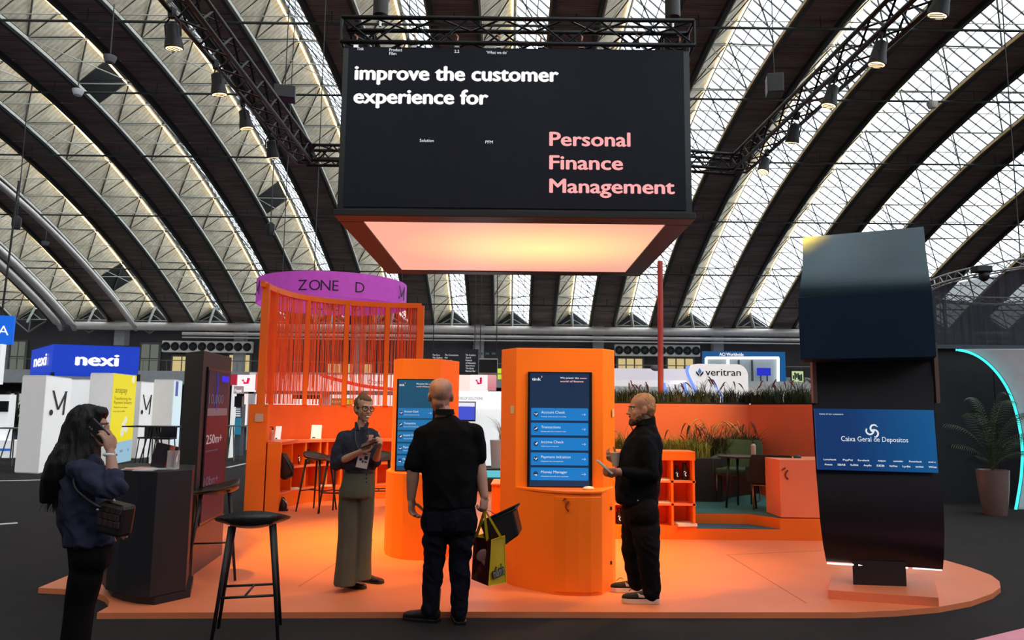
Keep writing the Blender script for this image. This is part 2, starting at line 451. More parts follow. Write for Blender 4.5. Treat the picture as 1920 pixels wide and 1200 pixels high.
# pillars, windows and fan banks on the gallery wall
zw0 = zs1; zw1 = P(960, 652, 50.5).z
for i in range(-9, 10):
    x = (i+.45)*PER*1.0
    if i % 2: struct(MB().box((x, 50.4, (zw0+7.4)/2), (.7, .7, 7.4-zw0)).build('trim_2', mat('pillar grey', (.42, .42, .44), .7)))
def window(px0, py0, px1, py1, m, nx, ny, idx, Y=50.6):
    a = P(px0, py1, Y); b = P(px1, py0, Y)
    w = struct(MB().box(((a.x+b.x)/2, Y+.02, (a.z+b.z)/2), (b.x-a.x+.2, .1, b.z-a.z+.2)).build('window_%d' % idx, mat('window frame', (.12, .12, .12), .5)))
    for i in range(nx):
        for j in range(ny):
            x0 = a.x+(b.x-a.x)*i/nx+.05; x1 = a.x+(b.x-a.x)*(i+1)/nx-.05
            z0 = a.z+(b.z-a.z)*j/ny+.04; z1 = a.z+(b.z-a.z)*(j+1)/ny-.04
            MB().box(((x0+x1)/2, Y-.06, (z0+z1)/2), (x1-x0, .04, z1-z0)).build('pane', m, w)
    return w
lit = emat('lit office window', (1.0, .78, .36), .62)
dull = emat('dim office window', (.42, .46, .38), .30)
window(0, 640, 14, 700, dull, 1, 2, 1); window(17, 640, 50, 698, dull, 2, 2, 2)
window(262, 645, 300, 700, dull, 2, 2, 3); window(322, 668, 360, 700, lit, 2, 1, 4); window(428, 665, 470, 700, lit, 2, 1, 5)
window(1158, 672, 1205, 700, lit, 3, 1, 6); window(1251, 672, 1300, 700, lit, 3, 1, 7)
window(612, 682, 700, 702, lit, 3, 1, 8)
for n_, (px0, px1, py, lab) in enumerate(((303, 472, 650, 'white bank of ten round black air nozzles at left of the back wall'), (1153, 1313, 657, 'white bank of ten round black air nozzles right of the tall kiosk'))):
    a = P(px0, py, 49.6); b = P(px1, py, 49.6); t = thing('air_nozzle_bank', lab, 'vent', (a.x, 49.6, a.z), 'air nozzle banks on the back wall')
    L = b.x-a.x; h = .38
    MB().box(((a.x+b.x)/2, 49.8, (a.z+b.z)/2), (L, .4, h*2)).build('casing', mat('off white casing', (.9, .88, .82), .6), t, bevel=.03)
    for i in range(10):
        x = a.x+L*(i+.5)/10; zz = (a.z+b.z)/2
        m = MB().lathe([(.29, .0), (.27, .06), (.2, -.02), (.05, .03), (.0, .03)]); M = Matrix.Translation((x, 49.58, zz)) @ Matrix.Rotation(R(90), 4, 'X')
        m.v = [M@v for v in m.v]; m.build('nozzle', blackm, t, smooth=True)
# ------------------------------------------------------------------ stage
ST = .045
def g2(px, py, z=ST): p = G(px, py, z); return (p.x, p.y)
front = [(182, 1149), (500, 1148), (900, 1147), (1300, 1148), (1600, 1148), (1680, 1145), (1760, 1138), (1820, 1127), (1860, 1113), (1876, 1101), (1874, 1090), (1858, 1078), (1820, 1064), (1775, 1051)]
outline = [g2(*p) for p in front]
rb = g2(1775, 1051)
outline += [(rb[0]-.15, rb[1]+.35), (rb[0]-.35, rb[1]+.9), V2(1560, 10.2, ST), V2(1560, 14.3, ST), V2(470, 14.3, ST), V2(462, 11.1, ST)]
outline += [g2(340, 1002), g2(190, 1053), g2(72, 1102), g2(134, 1105), g2(178, 1110)]
outline += [g2(197, 1118), g2(205, 1127), g2(203, 1137)]
stage = thing('stage_platform', 'low coral pink stage with a rounded right end and concave notch at left', 'platform', (0, 8, 0))
ob = MB().prism(outline, 0, ST).build('deck', coralfloor, stage)
for a, b in (((1363, 1040), (1512, 1131)), ((700, 1012), (560, 1100)), ((1363, 1040), (1540, 1033))):
    p, q = G(*a, ST), G(*b, ST); d = (q-p).normalized().cross(Vector((0, 0, 1)))*.004
    MB().slab(p-d, p+d, q+d, q-d, (0, 0, .0012)).build('seam', mat('stage seam', (.5, .12, .07), .7), stage)
pk = [g2(1830, 1199, .03), g2(1935, 1174, .03), g2(2200, 1120, .03), (6.2, 3.9), (3.9, 3.9), g2(1700, 1232, .03)]
tag(recenter(MB().prism(pk, 0, .03).build('neighbouring_floor', mat('pink vinyl floor', (.95, .32, .42), .5))), 'pink floor corner of another stand at bottom right', 'floor')
for a, b, c, lab in (((-60, 903), (84, 900), .05, 'long white floor line behind the woman at far left'), ((-40, 986), (33, 981), .05, 'short white strip on the dark carpet at far left'), ((425, 877), (462, 869), .06, 'white floor line right of the dark screen totem')):
    p, q = G(*a), G(*b); d = (q-p).normalized().cross(Vector((0, 0, 1)))*c
    tag(recenter(MB().slab(p-d, p+d, q+d, q-d, (0, 0, .006)).build('floor_line', white)), lab, 'floor marking')

def logo_mark(c, xd, nd, s, m, parent):
    """small hooked stroke with a dash, cut into the door"""
    c = Vector(c); xd = Vector(xd).normalized(); nd = Vector(nd).normalized(); ud = Vector((0, 0, 1))
    def Q(x, z): return c+xd*(x*s)+ud*(z*s)+nd*.004
    pts = [Q(.22, .35), Q(.02, .15), Q(-.08, -.12), Q(.0, -.4), Q(.22, -.6)]
    MB().path(catmull(pts, 4), .09*s, 8).build('emblem_hook', m, parent, smooth=True)
    MB().path([Q(-.42, .38), Q(-.3, .42), Q(-.2, .58), Q(-.05, .62)], .085*s, 8).build('emblem_dash', m, parent, smooth=True)
darkred = mat('dark red recess', (.25, .02, .01), .7)
navy = emat('navy touch screen', (.004, .030, .085), 1.0, (.003, .022, .07), 2)
teal = emat('teal touch screen', (.004, .055, .13), 1.0, (.006, .08, .15), 2)
blue = emat('screen button blue', (.005, .19, .56), 1.0); blue2 = emat('screen button teal', (.01, .17, .42), 1.0)
pinktext = emat('pink lettering', (1.0, .42, .42), 1.0); peachtext = emat('peach lettering', (1.0, .55, .42), 1.0)
softwhite = emat('soft white lettering', (.85, .88, .92), .9); darkicon = emat('navy icon', (.01, .04, .12), 1)
def touch_screen(t, px0, py0, px1, py1, Y, navy_m, blue_m, sc=1.0):
    """portrait screen with five buttons, in its own plane at Y; px frame measured on the picture"""
    a = P(px0, py1, Y); b = P(px1, py0, Y); W = b.x-a.x; H = b.z-a.z
    MB().box(((a.x+b.x)/2, Y+.01, (a.z+b.z)/2), (W, .05, H)).build('bezel', screenblack, t, bevel=.004)
    y = Y-.02
    scr = MB().box(((a.x+b.x)/2-.004, y, (a.z+b.z)/2+.004), (W-.05, .012, H-.035)).build('screen', navy_m, t)
    X = lambda u: a.x+W*u
    Z = lambda v: b.z-H*v
    T = lambda s, u0, v0, u1, cap, m, bd=.015: text(s, (X(u0), y-.010, Z(v0)), (1, 0, 0), (0, 0, 1), cap*H/.73, m, scr, width=W*(u1-u0), bold=bd, ext=.001)
    T('tink', .065, .078, .20, .026, softwhite, .03)
    T('t', .205, .052, .225, .02, pinktext, .03)
    T('We power the', .50, .060, .79, .016, softwhite, .03); T('new', .81, .060, .915, .013, pinktext, .03)
    T('world of finance', .50, .090, .86, .016, peachtext, .03)
    rows = [('Account Check', 'Instantly verify account ownership'), ('Transactions', 'Extract real-time transaction data'), ('Income Check', 'Verify income in real time'), ('Payment Initiation', 'Integrated, low-cost payments'), ('Money Manager', 'A financial coach for your customers')]
    lens = (.60, .53, .58, .69, .64); subs = (.62, .615, .50, .575, .655)
    for i, (s, s2) in enumerate(rows):
        v0 = .315+.127*i; v1 = v0+.107
        x0, x1, z0, z1 = X(.055), X(.935), Z(v1), Z(v0); rad = .008
        poly = []
        for cx, cz, q in ((x1-rad, z1-rad, 0), (x0+rad, z1-rad, 1), (x0+rad, z0+rad, 2), (x1-rad, z0+rad, 3)):
            poly += [(cx+rad*math.cos(math.pi/2*(q+k/3)), cz+rad*math.sin(math.pi/2*(q+k/3))) for k in range(4)]
        bt = MB(); n = len(poly)
        bt.add([(px, y-.008, pz) for px, pz in poly]+[(px, y, pz) for px, pz in poly], [tuple(range(n-1, -1, -1))]+[(k, (k+1) % n, n+(k+1) % n, n+k) for k in range(n)])
        bo = bt.build('button', blue_m, scr)
        zc_ = (z0+z1)/2; xc = X(.13)
        ic = MB(); ic.cone((xc, y-.007, zc_), (xc, y-.0095, zc_), .022*sc, n=20); ic.build('button_icon', darkicon, scr)
        ck = MB(); r = .013*sc
        if i in (0, 3): ck.path([(xc-r, y-.011, zc_+r*.5), (xc, y-.011, zc_-r*.5), (xc+r, y-.011, zc_+r*.7)], .005*sc, 5)
        elif i == 1: ck.path([(xc-r, y-.011, zc_-r*.4), (xc, y-.011, zc_), (xc+r, y-.011, zc_+r)], .005*sc, 5)
        elif i == 2: ck.path([(xc-r*.5, y-.011, zc_), (xc+r*.1, y-.011, zc_-r*.3), (xc+r*1.1, y-.011, zc_+r)], .006*sc, 5)
        else: ck.path([(xc-r, y-.011, zc_-r*.7), (xc, y-.011, zc_-r*.9), (xc+r, y-.011, zc_-r*.7)], .006*sc, 5)
        ck.build('icon_stroke', softwhite, scr)
        T(s, .21, v0+.047, lens[i]*.96, .023, softwhite, .012)
        T(s2, .21, v0+.078, subs[i]*.96, .010, softwhite, .008)
        ar = MB(); xa = X(.865); ar.path([(xa-.016*sc, y-.01, zc_), (xa+.016*sc, y-.01, zc_)], .0016, 4); ar.path([(xa+.006*sc, y-.01, zc_+.010*sc), (xa+.016*sc, y-.01, zc_), (xa+.006*sc, y-.01, zc_-.010*sc)], .0016, 4)
        ar.build('arrow', softwhite, scr)
    return scr

# ------------------------------------------------------------------ main orange kiosk
KH = P(1040, 653, 6.75).z
t = thing('info_kiosk', 'tallest orange kiosk with navy touch screen at centre', 'kiosk', V(1045, 6.9, ST))
top = [V2(938, 6.98, 1), V2(966, 6.74, 1), V2(1131, 6.74, 1), V2(1153, 6.90, 1), V2(1150, 7.4, 1), V2(945, 7.4, 1)]
MB().prism(top, ST, KH).build('column', orange, t, bevel=.004)
zd = P(1050, 919, 6.5).z
low = [V2(938, 6.97, .5), V2(966, 6.735, .5), V2(1000, 6.60, .5), V2(1038, 6.47, .5)]
low += [V2(1060, 6.435, .5), V2(1085, 6.425, .5), V2(1108, 6.435, .5), V2(1129, 6.47, .5), V2(1148, 6.73, .5), V2(1153, 6.89, .5), V2(1150, 7.3, .5), V2(945, 7.3, .5)]
MB().prism(low, ST, zd-.02).build('cabinet', orange, t, bevel=.003)
MB().prism([(x*1.0, y-.012 if y < 6.7 else y) for x, y in low], zd-.02, zd).build('counter_top', orange, t, bevel=.003)
dr = [V2(1040, 6.464, .5), V2(1060, 6.431, .5), V2(1085, 6.421, .5), V2(1108, 6.431, .5), V2(1127, 6.464, .5)]
dr = [(x, y-.010) for x, y in dr]+[(x, y+.008) for x, y in dr[::-1]]
door = MB().prism(dr, ST+.03, zd-.05).build('door', orange, t, bevel=.002)
ec = V(1062, 6.413, 0); ec.z = P(1062, 946, 6.42).z
logo_mark(ec, (1, 0, 0), (0, -1, 0), .085, darkred, t)
touch_screen(t, 988, 698, 1110, 915, 6.735, navy, blue)
for px, py, Y in ((961, 768, 6.80), (1149, 774, 6.87)):
    p = P(px, py, Y); MB().box(p+Vector((0, -.015, 0)), (.045 if px < 1000 else .03, .006, .07), rz=R(-46) if px < 1000 else R(52)).build('plate', mat('pale plate', (.6, .5, .42), .5), t)
for py in (953, 1055):
    p = P(1146, py, 6.68); MB().box(p, (.012, .02, .03)).build('door_pull', blackm, t)
p = P(1104, 915, 6.52)
tm = thing('computer_mouse', 'white wireless mouse on the counter of the tallest kiosk', 'mouse', (p.x, p.y+.03, zd))
MB().ell((p.x, p.y+.03, zd+.012), (.052, .032, .02), M=Matrix.Rotation(R(8), 3, 'Z')).build('shell', mat('mouse white', (.85, .78, .7), .35), tm, smooth=True)
MB().box((p.x-.02, p.y+.025, zd+.031), (.018, .004, .004)).build('wheel', grey, tm)
# ------------------------------------------------------------------ second orange kiosk
t = thing('info_kiosk', 'smaller orange kiosk with teal screen behind the bald man in black', 'kiosk', V(790, 8.2, ST))
K2 = P(790, 673, 8.15).z
c2 = [V2(733, 8.35, 1), V2(735, 8.24, 1), V2(741, 8.17, 1), V2(750, 8.14, 1), V2(822, 8.14, 1), V2(858, 8.55, 1), V2(850, 8.9, 1), V2(740, 8.9, 1)]
MB().prism(c2, ST, K2).build('column', orange, t, bevel=.004)
zd2 = P(760, 886, 8.0).z
l2 = [V2(722, 8.3, .5), V2(725, 8.1, .5), V2(735, 7.95, .5), V2(755, 7.84, .5), V2(785, 7.80, .5), V2(815, 7.84, .5), V2(840, 8.0, .5), V2(860, 8.4, .5), V2(850, 8.8, .5), V2(735, 8.8, .5)]
MB().prism(l2, ST, zd2).build('cabinet', orange, t, bevel=.003)
ec = V(765, 7.815, 0); ec.z = P(765, 918, 7.8).z
logo_mark(ec, (1, 0, 0), (0, -1, 0), .085, darkred, t)
touch_screen(t, 740, 711, 818, 885, 8.135, teal, blue2)
# ------------------------------------------------------------------ dark screen totem at left
t = thing('screen_totem', 'tall charcoal totem with dim maroon screen behind the dark counter', 'totem', V(380, 7.3, ST))
A, B, C_ = V2(335, 7.28, 1), V2(369, 6.98, 1), V2(424, 8.0, 1); D = (A[0]+C_[0]-B[0], A[1]+C_[1]-B[1])
TH = P(369, 657, 6.98).z
MB().prism([A, B, C_, D], ST, TH).build('column', charcoal, t, bevel=.004)
Bv, Cv = Vector((*B, 0)), Vector((*C_, 0)); xd = (Cv-Bv).normalized(); nd = xd.cross(Vector((0, 0, 1))).normalized(); L = (Cv-Bv).length
def on(u, z, off=.004): p = Bv+xd*(L*u)+nd*off; return Vector((p.x, p.y, z))
z1 = P(378, 688, 7.15).z; z0 = P(378, 985, 7.15).z; H = z1-z0
scr = MB().slab(on(.13, z0), on(.90, z0), on(.90, z1), on(.13, z1), nd*.012).build('bezel', screenblack, t)
mar = emat('maroon screen', (.085, .006, .016), 1.0, (.03, .004, .012), 2, (.0, .9)); 
MB().slab(on(.15, z0+.02, .017), on(.86, z0+.02, .017), on(.86, z0+H*.68, .017), on(.15, z0+H*.68, .017), nd*.003).build('screen', emat('maroon screen glow', (.022, .005, .015), 1, (.065, .006, .012), 2, (.1, .9)), t)
MB().slab(on(.15, z0+H*.68, .017), on(.86, z0+H*.68, .017), on(.86, z1-.03, .017), on(.15, z1-.03, .017), nd*.003).build('screen', emat('dark plum screen glow', (.035, .01, .018), 1, (.02, .008, .02), 2), t, label='dark plum upper part of the screen')
MB().slab(on(.15, z0+H*.685, .022), on(.84, z0+H*.685, .022), on(.84, z0+H*.735, .022), on(.15, z0+H*.735, .022), nd*.001).build('screen_band', emat('pale band on screen', (.13, .09, .10), 1), t)
MB().slab(on(.58, z0+H*.915, .022), on(.84, z0+H*.915, .022), on(.84, z0+H*.955, .022), on(.58, z0+H*.955, .022), nd*.001).build('screen_block', emat('blue block on screen', (.01, .01, .75), 1), t)
MB().path([on(.42, z0+H*.97, .024), on(.45, z0+H*.88, .024), on(.41, z0+H*.8, .024), on(.44, z0+H*.72, .024)], .004, 5).build('screen_streak', emat('blue streak on screen', (.02, .04, .5), 1), t)
gm = emat('grey screen lettering', (.38, .27, .28), 1); gm2 = emat('dim screen lettering', (.10, .06, .09), 1)
text('10,000', on(.17, z0+H*.765, .023), xd, (0, 0, 1), H*.09, emat('dim plum lettering', (.10, .07, .09), 1), t, width=L*.5, bold=.02)
text('250m+', on(.16, z0+H*.505, .023), xd, (0, 0, 1), H*.085, gm, t, width=L*.53, bold=.0)
text('10bn+', on(.15, z0+H*.24, .023), xd, (0, 0, 1), H*.08, gm2, t, width=L*.48, bold=.01)
text('in transactions a year', on(.16, z0+H*.455, .023), xd, (0, 0, 1), H*.018, gm2, t, width=L*.4)
MB().slab(on(.0, ST, .003), on(1, ST, .003), on(1, ST+.42, .003), on(.0, ST+.42, .003), nd*.004).build('painted_reflection', mat('charcoal with orange reflection', (.10, .055, .055), .45), t)  # orange reflection on the totem base, painted as a lighter panel
# ------------------------------------------------------------------ dark counter front left
CT = P(290, 884, 6.0).z
t = thing('reception_counter', 'dark faceted counter with leaflets beside the woman on the phone', 'counter', V(290, 6.2, ST))
cp = [V2(278, 5.97, 0), V2(346, 6.22, 0), V2(352, 6.7, 0), V2(240, 6.85, 0), V2(196, 6.6, 0), V2(189, 6.4, 0), V2(196, 6.22, 0), V2(215, 6.10, 0), V2(243, 6.01, 0)]
k0 = [(x*.985-.01, y+.03) for x, y in cp]
MB().prism(k0, ST, ST+.06).build('plinth', blackm, t)
MB().prism(cp, ST+.06, CT-.0).build('body', charcoal, t, bevel=.004)
def leaflet(px, Y, rz, m, lab, z=None, s=(.15, .21), th=.004, grp=None, cat='leaflet', name='leaflet'):
    p = V(px, Y, z if z is not None else CT)
    o = MB().box((p.x, p.y, p.z+th/2), (s[0], s[1], th), rz=rz).build(name, m); return tag(recenter(o), lab, cat, grp)
paper = mat('white paper', (.82, .78, .76), .6, var=.02); pinkpaper = mat('pink paper', (.85, .42, .36), .6); redpaper = mat('brick red print', (.6, .16, .1), .5)
leaflet(250, 6.20, .3, paper, 'white leaflet lying leftmost on the dark counter')
leaflet(262, 6.18, -.2, pinkpaper, 'pink leaflet stack lying on the dark counter', th=.012)
leaflet(276, 6.13, .1, paper, 'white leaflet stack lying nearest the counter corner', th=.010)
# leaflet stand
p = V(308, 6.22, CT); t = thing('leaflet_stand', 'clear stand holding dark upright booklets on the dark counter', 'stand', p)
MB().box((p.x, p.y, CT+.006), (.20, .1, .012)).build('base', white, t)
xr = Matrix.Rotation(R(-14), 3, 'Y')@Matrix.Rotation(R(10), 3, 'Z')
for i, (dx, h, m) in enumerate(((-.03, .20, mat('black booklet cover', (.03, .02, .025), .3)), (.0, .19, redpaper), (.02, .18, mat('black booklet', (.04, .03, .03), .3)))):
    MB().box((p.x+dx, p.y-.02+i*.03, CT+.012+h/2), (.115, .012, h), M=Matrix.Rotation(R(12), 3, 'Y')).build('booklet', m, t)
acr = mat('clear acrylic', (.75, .7, .7), .1, alpha=.45)
MB().box((p.x+.075, p.y-.01, CT+.08), (.06, .10, .15)).build('holder', acr, t)
# ------------------------------------------------------------------ bar stools
def make_stool(lab):
    t = thing('bar_stool', lab, 'stool')
    n = 28; vs = []; fs = []; m = 7
    for j in range(m):
        r = .225*j/(m-1)
        for i in range(n):
            a = 2*math.pi*i/n; x, y = r*math.cos(a)*1.16, r*math.sin(a)*.92
            back = max(0, math.sin(a))**1.5; side = abs(math.cos(a))**3
            z = .775+(j/(m-1))**2.6*(.105*back+.03*side-.012*max(0, -math.sin(a)))-.018*math.cos(j/(m-1)*1.6)
            vs.append((x, y, z))
    for j in range(m-1): fs += [(j*n+i, j*n+(i+1) % n, (j+1)*n+(i+1) % n, (j+1)*n+i) for i in range(n)]
    b = MB(); b.add(vs, fs)
    # underside: bulged shell
    vs2 = [(v[0]*.97, v[1]*.97, min(v[2]-.016, .735+(abs((v[0]**2+v[1]**2)**.5)/.24)**2.5*.075) if k >= n else .733) for k, v in enumerate(vs)]
    b2 = MB().add(vs2, [f[::-1] for f in fs])
    b.add(b2.v, b2.f)
    o = len(vs); e = (m-1)*n
    b.f += [(e+i, e+(i+1) % n, o+e+(i+1) % n, o+e+i) for i in range(n)]
    b.build('seat', blackplastic, t, smooth=True)
    for sx in (-1, 1):
        for sy in (-1, 1):
            MB().cone((sx*.215, sy*.205, 0), (sx*.135, sy*.12, .765), .011, .019, n=10).build('leg', blackm, t, smooth=True)
    zf = .30; kx = .215-.08*zf/.765; ky = .205-.085*zf/.765
    for sy in (-1, 1): MB().cone((-kx, sy*ky, zf), (kx, sy*ky, zf), .009, n=8).build('footrest', blackm, t, smooth=True)
    MB().cone((-.02, -ky, zf), (.02, ky, zf), .008, n=8).build('crossbar', blackm, t, smooth=True)
    return t
st0 = make_stool('nearest black bar stool, standing at the front edge of the stage')
for i, (px, Y, rz, z, lab) in enumerate(((474, 5.42, 3.4, 0, None), (404, 6.97, -1.2, ST, 'black bar stool between the dark counter and the screen totem'),
        (597, 11.35, 1.2, ST, 'black bar stool at the back left, leftmost of the row by the cubby wall'), (638, 11.15, -.3, ST, 'black bar stool just behind the laughing woman, at her left arm'), (712, 11.5, .2, ST, 'black bar stool between the laughing woman and smaller kiosk'))):
    o = st0 if i == 0 else copy_tree(st0); p = V(px, Y, z+.75)
    o.location = (p.x, p.y, z); o.rotation_euler.z = rz; o['group'] = 'black bar stools'
    if lab: o['label'] = lab
# ------------------------------------------------------------------ curved orange wall with string curtain
WT = 1.62
arcp = [(478, 11.15), (503, 11.75), (545, 12.4), (600, 12.9), (660, 13.2), (725, 13.4), (783, 13.45)]
ap = [V(px, Y, 1.0) for px, Y in arcp]; ap = [Vector((v.x, v.y, 0)) for v in ap]
cv = catmull(ap, 4)
def offs(pts, d):
    out = []
    for i, p in enumerate(pts):
        tn = (pts[min(i+1, len(pts)-1)]-pts[max(i-1, 0)]).normalized(); out.append(p+Vector((tn.y, -tn.x, 0))*d)
    return out
cw = thing('curved_wall', 'curved orange partition with a frame of hanging strings at left', 'partition', (ap[2].x, ap[2].y, ST))
for a in range(0, len(cv)-1, 4):
    seg = cv[a:a+5]; q = [(p.x, p.y) for p in seg]+[(p.x, p.y) for p in offs(seg, -.12)[::-1]]
    MB().prism(q, ST, WT).build('wall_panel', orangered if a > 0 else orange, cw)
z0_ = V(465, 11.12, 1)
py_ = [V2(463, 11.12, 1), V2(499, 11.12, 1), V2(503, 11.6, 1), V2(470, 11.8, 1)]
MB().prism(py_, ST, WT).build('end_pier', orange, cw, bevel=.004)
p = P(486, 783, 11.1); MB().box(p, (.12, .01, .12)).build('plate', mat('pale plate', (.6, .5, .42), .5), cw)
RT = P(790, 573, 13.4).z
post0 = [V2(486, 11.2, 2.5), V2(500, 11.2, 2.5), V2(502, 11.5, 2.5), V2(490, 11.5, 2.5)]
MB().prism(post0, WT, P(492, 531, 11.2).z).build('post', orange, cw)
rail = [Vector((p.x, p.y, RT)) for p in cv]
rail[0].z = rail[1].z = RT
posts = []
rb_ = MB()
for a, b in zip(rail[:-1], rail[1:]): rb_.box((a+b)/2, ((b-a).length+.02, .07, .09), rz=math.atan2((b-a).y, (b-a).x))
rb_.build('top_rail', orange, cw)
for px in (518, 580, 651, 727):
    best = min((abs(proj(rail[k].lerp(rail[k+1], f/20))[0]-px), k, f) for k in range(len(rail)-1) for f in range(20))
    p = rail[best[1]].lerp(rail[best[1]+1], best[2]/20)
    MB().box((p.x, p.y, (WT+RT)/2), (.075, .07, RT-WT), rz=.3).build('post', orange, cw)
p = rail[-1]; MB().box((p.x, p.y, (ST+RT)/2), (.12, .07, RT-ST)).build('post', orange, cw)
sr = random.Random(5); sb = MB()
Ls = [0]
for a, b in zip(rail[:-1], rail[1:]): Ls.append(Ls[-1]+(b-a).length)
def onrail(s):
    for i in range(len(Ls)-1):
        if s <= Ls[i+1]: return rail[i].lerp(rail[i+1], (s-Ls[i])/(Ls[i+1]-Ls[i]))
    return rail[-1]
s = .3
while s < Ls[-1]-.05:
    if sr.random() < .93:
        p = onrail(s); r = sr.choice((.003, .004, .005, .008)); j = sr.uniform(-.02, .02)
        zb = WT+.01 if sr.random() < .75 else sr.uniform(WT+.25, WT+.6)
        sb.cone((p.x, p.y+j, RT), (p.x+sr.uniform(-.02, .02), p.y+j, zb), r, n=3, cap=False)
    s += sr.choice((.006, .008, .010, .014))
sb.build('string_curtain', mat('red orange cord', (.9, .15, .03), .7), cw, kind='stuff')
# cubby shelf following the wall
sh = thing('cubby_shelf', 'long curved orange cubby shelf under the string curtain', 'shelf', (ap[2].x, ap[2].y-.4, ST))
sf = [V(px, Y, .6) for px, Y in ((526, 11.35), (560, 12.05), (600, 12.4), (640, 12.65), (690, 12.85), (740, 12.95), (800, 13.0))]
sf = catmull([Vector((p.x, p.y, 0)) for p in sf], 3); sbk = offs(sf, -.36)
def strip_prism(i0, i1, z0, z1, nm, m=orange, pr=None):
    q = [(p.x, p.y) for p in sf[i0:i1+1]]+[(p.x, p.y) for p in sbk[i0:i1+1][::-1]]
    return MB().prism(q, z0, z1).build(nm, m, sh)
N_ = len(sf)-1
strip_prism(0, N_, ST, .27, 'plinth', orange)
strip_prism(0, N_, .62, .65, 'shelf_board', coral); strip_prism(0, N_, 1.01, 1.05, 'top_board', coral)
strip_prism(0, N_, .27, .29, 'shelf_board', coral)
bkp = MB().prism([(p.x, p.y) for p in offs(sf, -.34)]+[(p.x, p.y) for p in sbk[::-1]], .29, 1.01).build('back_panel', orangered, sh)
for i in (0, 2, 4, 6, 7, 9, 11, 13, 15, N_):
    a, b = sf[i], sbk[i]; d = b-a
    MB().box(((a+b)/2+Vector((0, 0, .65))), (d.length-.01, .03 if i != 6 else .03, .72), rz=math.atan2(d.y, d.x)).build('divider', orange, sh)
sp = [V2(499, 11.13, .6), V2(525, 11.13, .6), V2(527, 11.4, .6), V2(503, 11.55, .6)]
MB().prism(sp, ST, 1.05).build('end_panel', orange, sh, bevel=.003)
MB().prism([V2(488, 11.3, 1), V2(525, 11.14, 1), V2(560, 12.0, 1), V2(540, 12.2, 1), V2(505, 11.8, 1)], 1.05, 1.065).build('top_board', coral, sh)
# things on and in the shelf
def pump_bottle(p, lab, m, h=.16, r=.028, cap=blackm):
    t = thing('pump_bottle', lab, 'bottle', p)
    MB().lathe([(r, 0), (r, h*.75), (r*.5, h*.85), (r*.4, h*.9)], p, 14).build('bottle_body', m, t, smooth=True, edge=True)
    b = MB().lathe([(r*.45, h*.88), (r*.45, h*1.0), (r*.15, h), (r*.15, h*1.1)], p, 10); b.box(Vector(p)+Vector((-r*.5, 0, h*1.1)), (r*1.4, r*.4, r*.3)); b.build('pump', cap, t); return t
pump_bottle(V(510, 11.5, 1.065), 'pink bottle on the left end of the cubby shelf', mat('pink bottle', (.8, .4, .32), .4), .19, .035)
def card_stand(p, lab, w=.15, h=.22, tilt=12, rz=0, m=None):
    t = thing('card_stand', lab, 'sign', p); M = Matrix.Rotation(rz, 3, 'Z')@Matrix.Rotation(R(-tilt), 3, 'X')
    MB().box(Vector(p)+M@Vector((0, 0, h/2)), (w, .008, h), M=M).build('card', m or whiteglow, t)
    MB().box(Vector(p)+Vector((0, .03, .008)), (w*1.1, .09, .016), rz=rz).build('base', white, t)
    MB().box(Vector(p)+M@Vector((-w*.2, -.006, h*.12)), (w*.3, .004, h*.08), M=M).build('print', blackm, t)
card_stand(V(520, 11.75, 1.065), 'narrow white leaning card beside the pink bottle on the shelf', .09, .22, 14)
card_stand(V(592, 12.5, 1.05), 'white card stand in the middle of the cubby shelf top', .17, .24, 10)
leaflet(545, 12.0, .4, paper, 'small white paper on the cubby shelf between bottle and card stand', z=1.065, s=(.1, .07))
def gift_bottle(p, lab, grp, s=1.0):
    t = thing('drinking_bottle', lab, 'bottle', p, grp)
    MB().lathe([(.036*s, 0), (.038*s, .015*s), (.038*s, .13*s), (.026*s, .165*s)], p, 14).build('flask', blackm, t, smooth=True, edge=True)
    MB().lathe([(.024*s, .165*s), (.026*s, .2*s), (.018*s, .205*s)], p, 12).build('cap', blackplastic, t, smooth=True, edge=True)
    logo_mark(Vector(p)+Vector((0, -.038*s, .075*s)), (1, 0, 0), (0, -1, 0), .05*s, whiteglow, t)
for k, (px, Y) in enumerate(((563, 12.3), (576, 12.4))):
    gift_bottle(V(px, Y, .65), ('left' if k == 0 else 'right')+' black flask in the upper cubby of the curved shelf, left of the stool', 'flasks in the cubbies', 1.15)
leaflet(548, 11.95, .5, paper, 'flat white brochure in the lower left cubby of the curved shelf', z=.29, s=(.2, .2), th=.02)
leaflet(612, 12.45, .1, paper, 'flat white brochure in the lower cubby behind the stools', z=.29, s=(.2, .2), th=.02)
# backpack hanging off the shelf end
p = V(537, 11.33, .62); t = thing('backpack', 'black backpack hanging at the left end of the curved shelf', 'bag', p)
b = MB().loft([(p+Vector((-.02, 0, -.12)), .03, .03, (1, 0, 0), (0, 1, 0)), (p+Vector((.0, 0, -.06)), .12, .06, (1, 0, 0), (0, 1, 0)), (p+Vector((0, 0, .08)), .11, .07, (1, 0, 0), (0, 1, 0)), (p+Vector((-.04, 0, .2)), .07, .05, (1, 0, 0), (0, 1, 0)), (p+Vector((-.05, 0, .27)), .04, .03, (1, 0, 0), (0, 1, 0))], 14)
b.build('pouch', blackm, t, smooth=True)
MB().path(catmull([p+Vector((-.05, -.05, .25)), p+Vector((.06, -.08, .1)), p+Vector((.12, -.06, -.04)), p+Vector((.02, -.08, -.1))], 5), .012, 6).build('strap', blackplastic, t, smooth=True)
p = V(529, 11.3, ST); t = thing('shoulder_bag', 'small black bag on the floor at the left end of the curved shelf', 'bag', p)
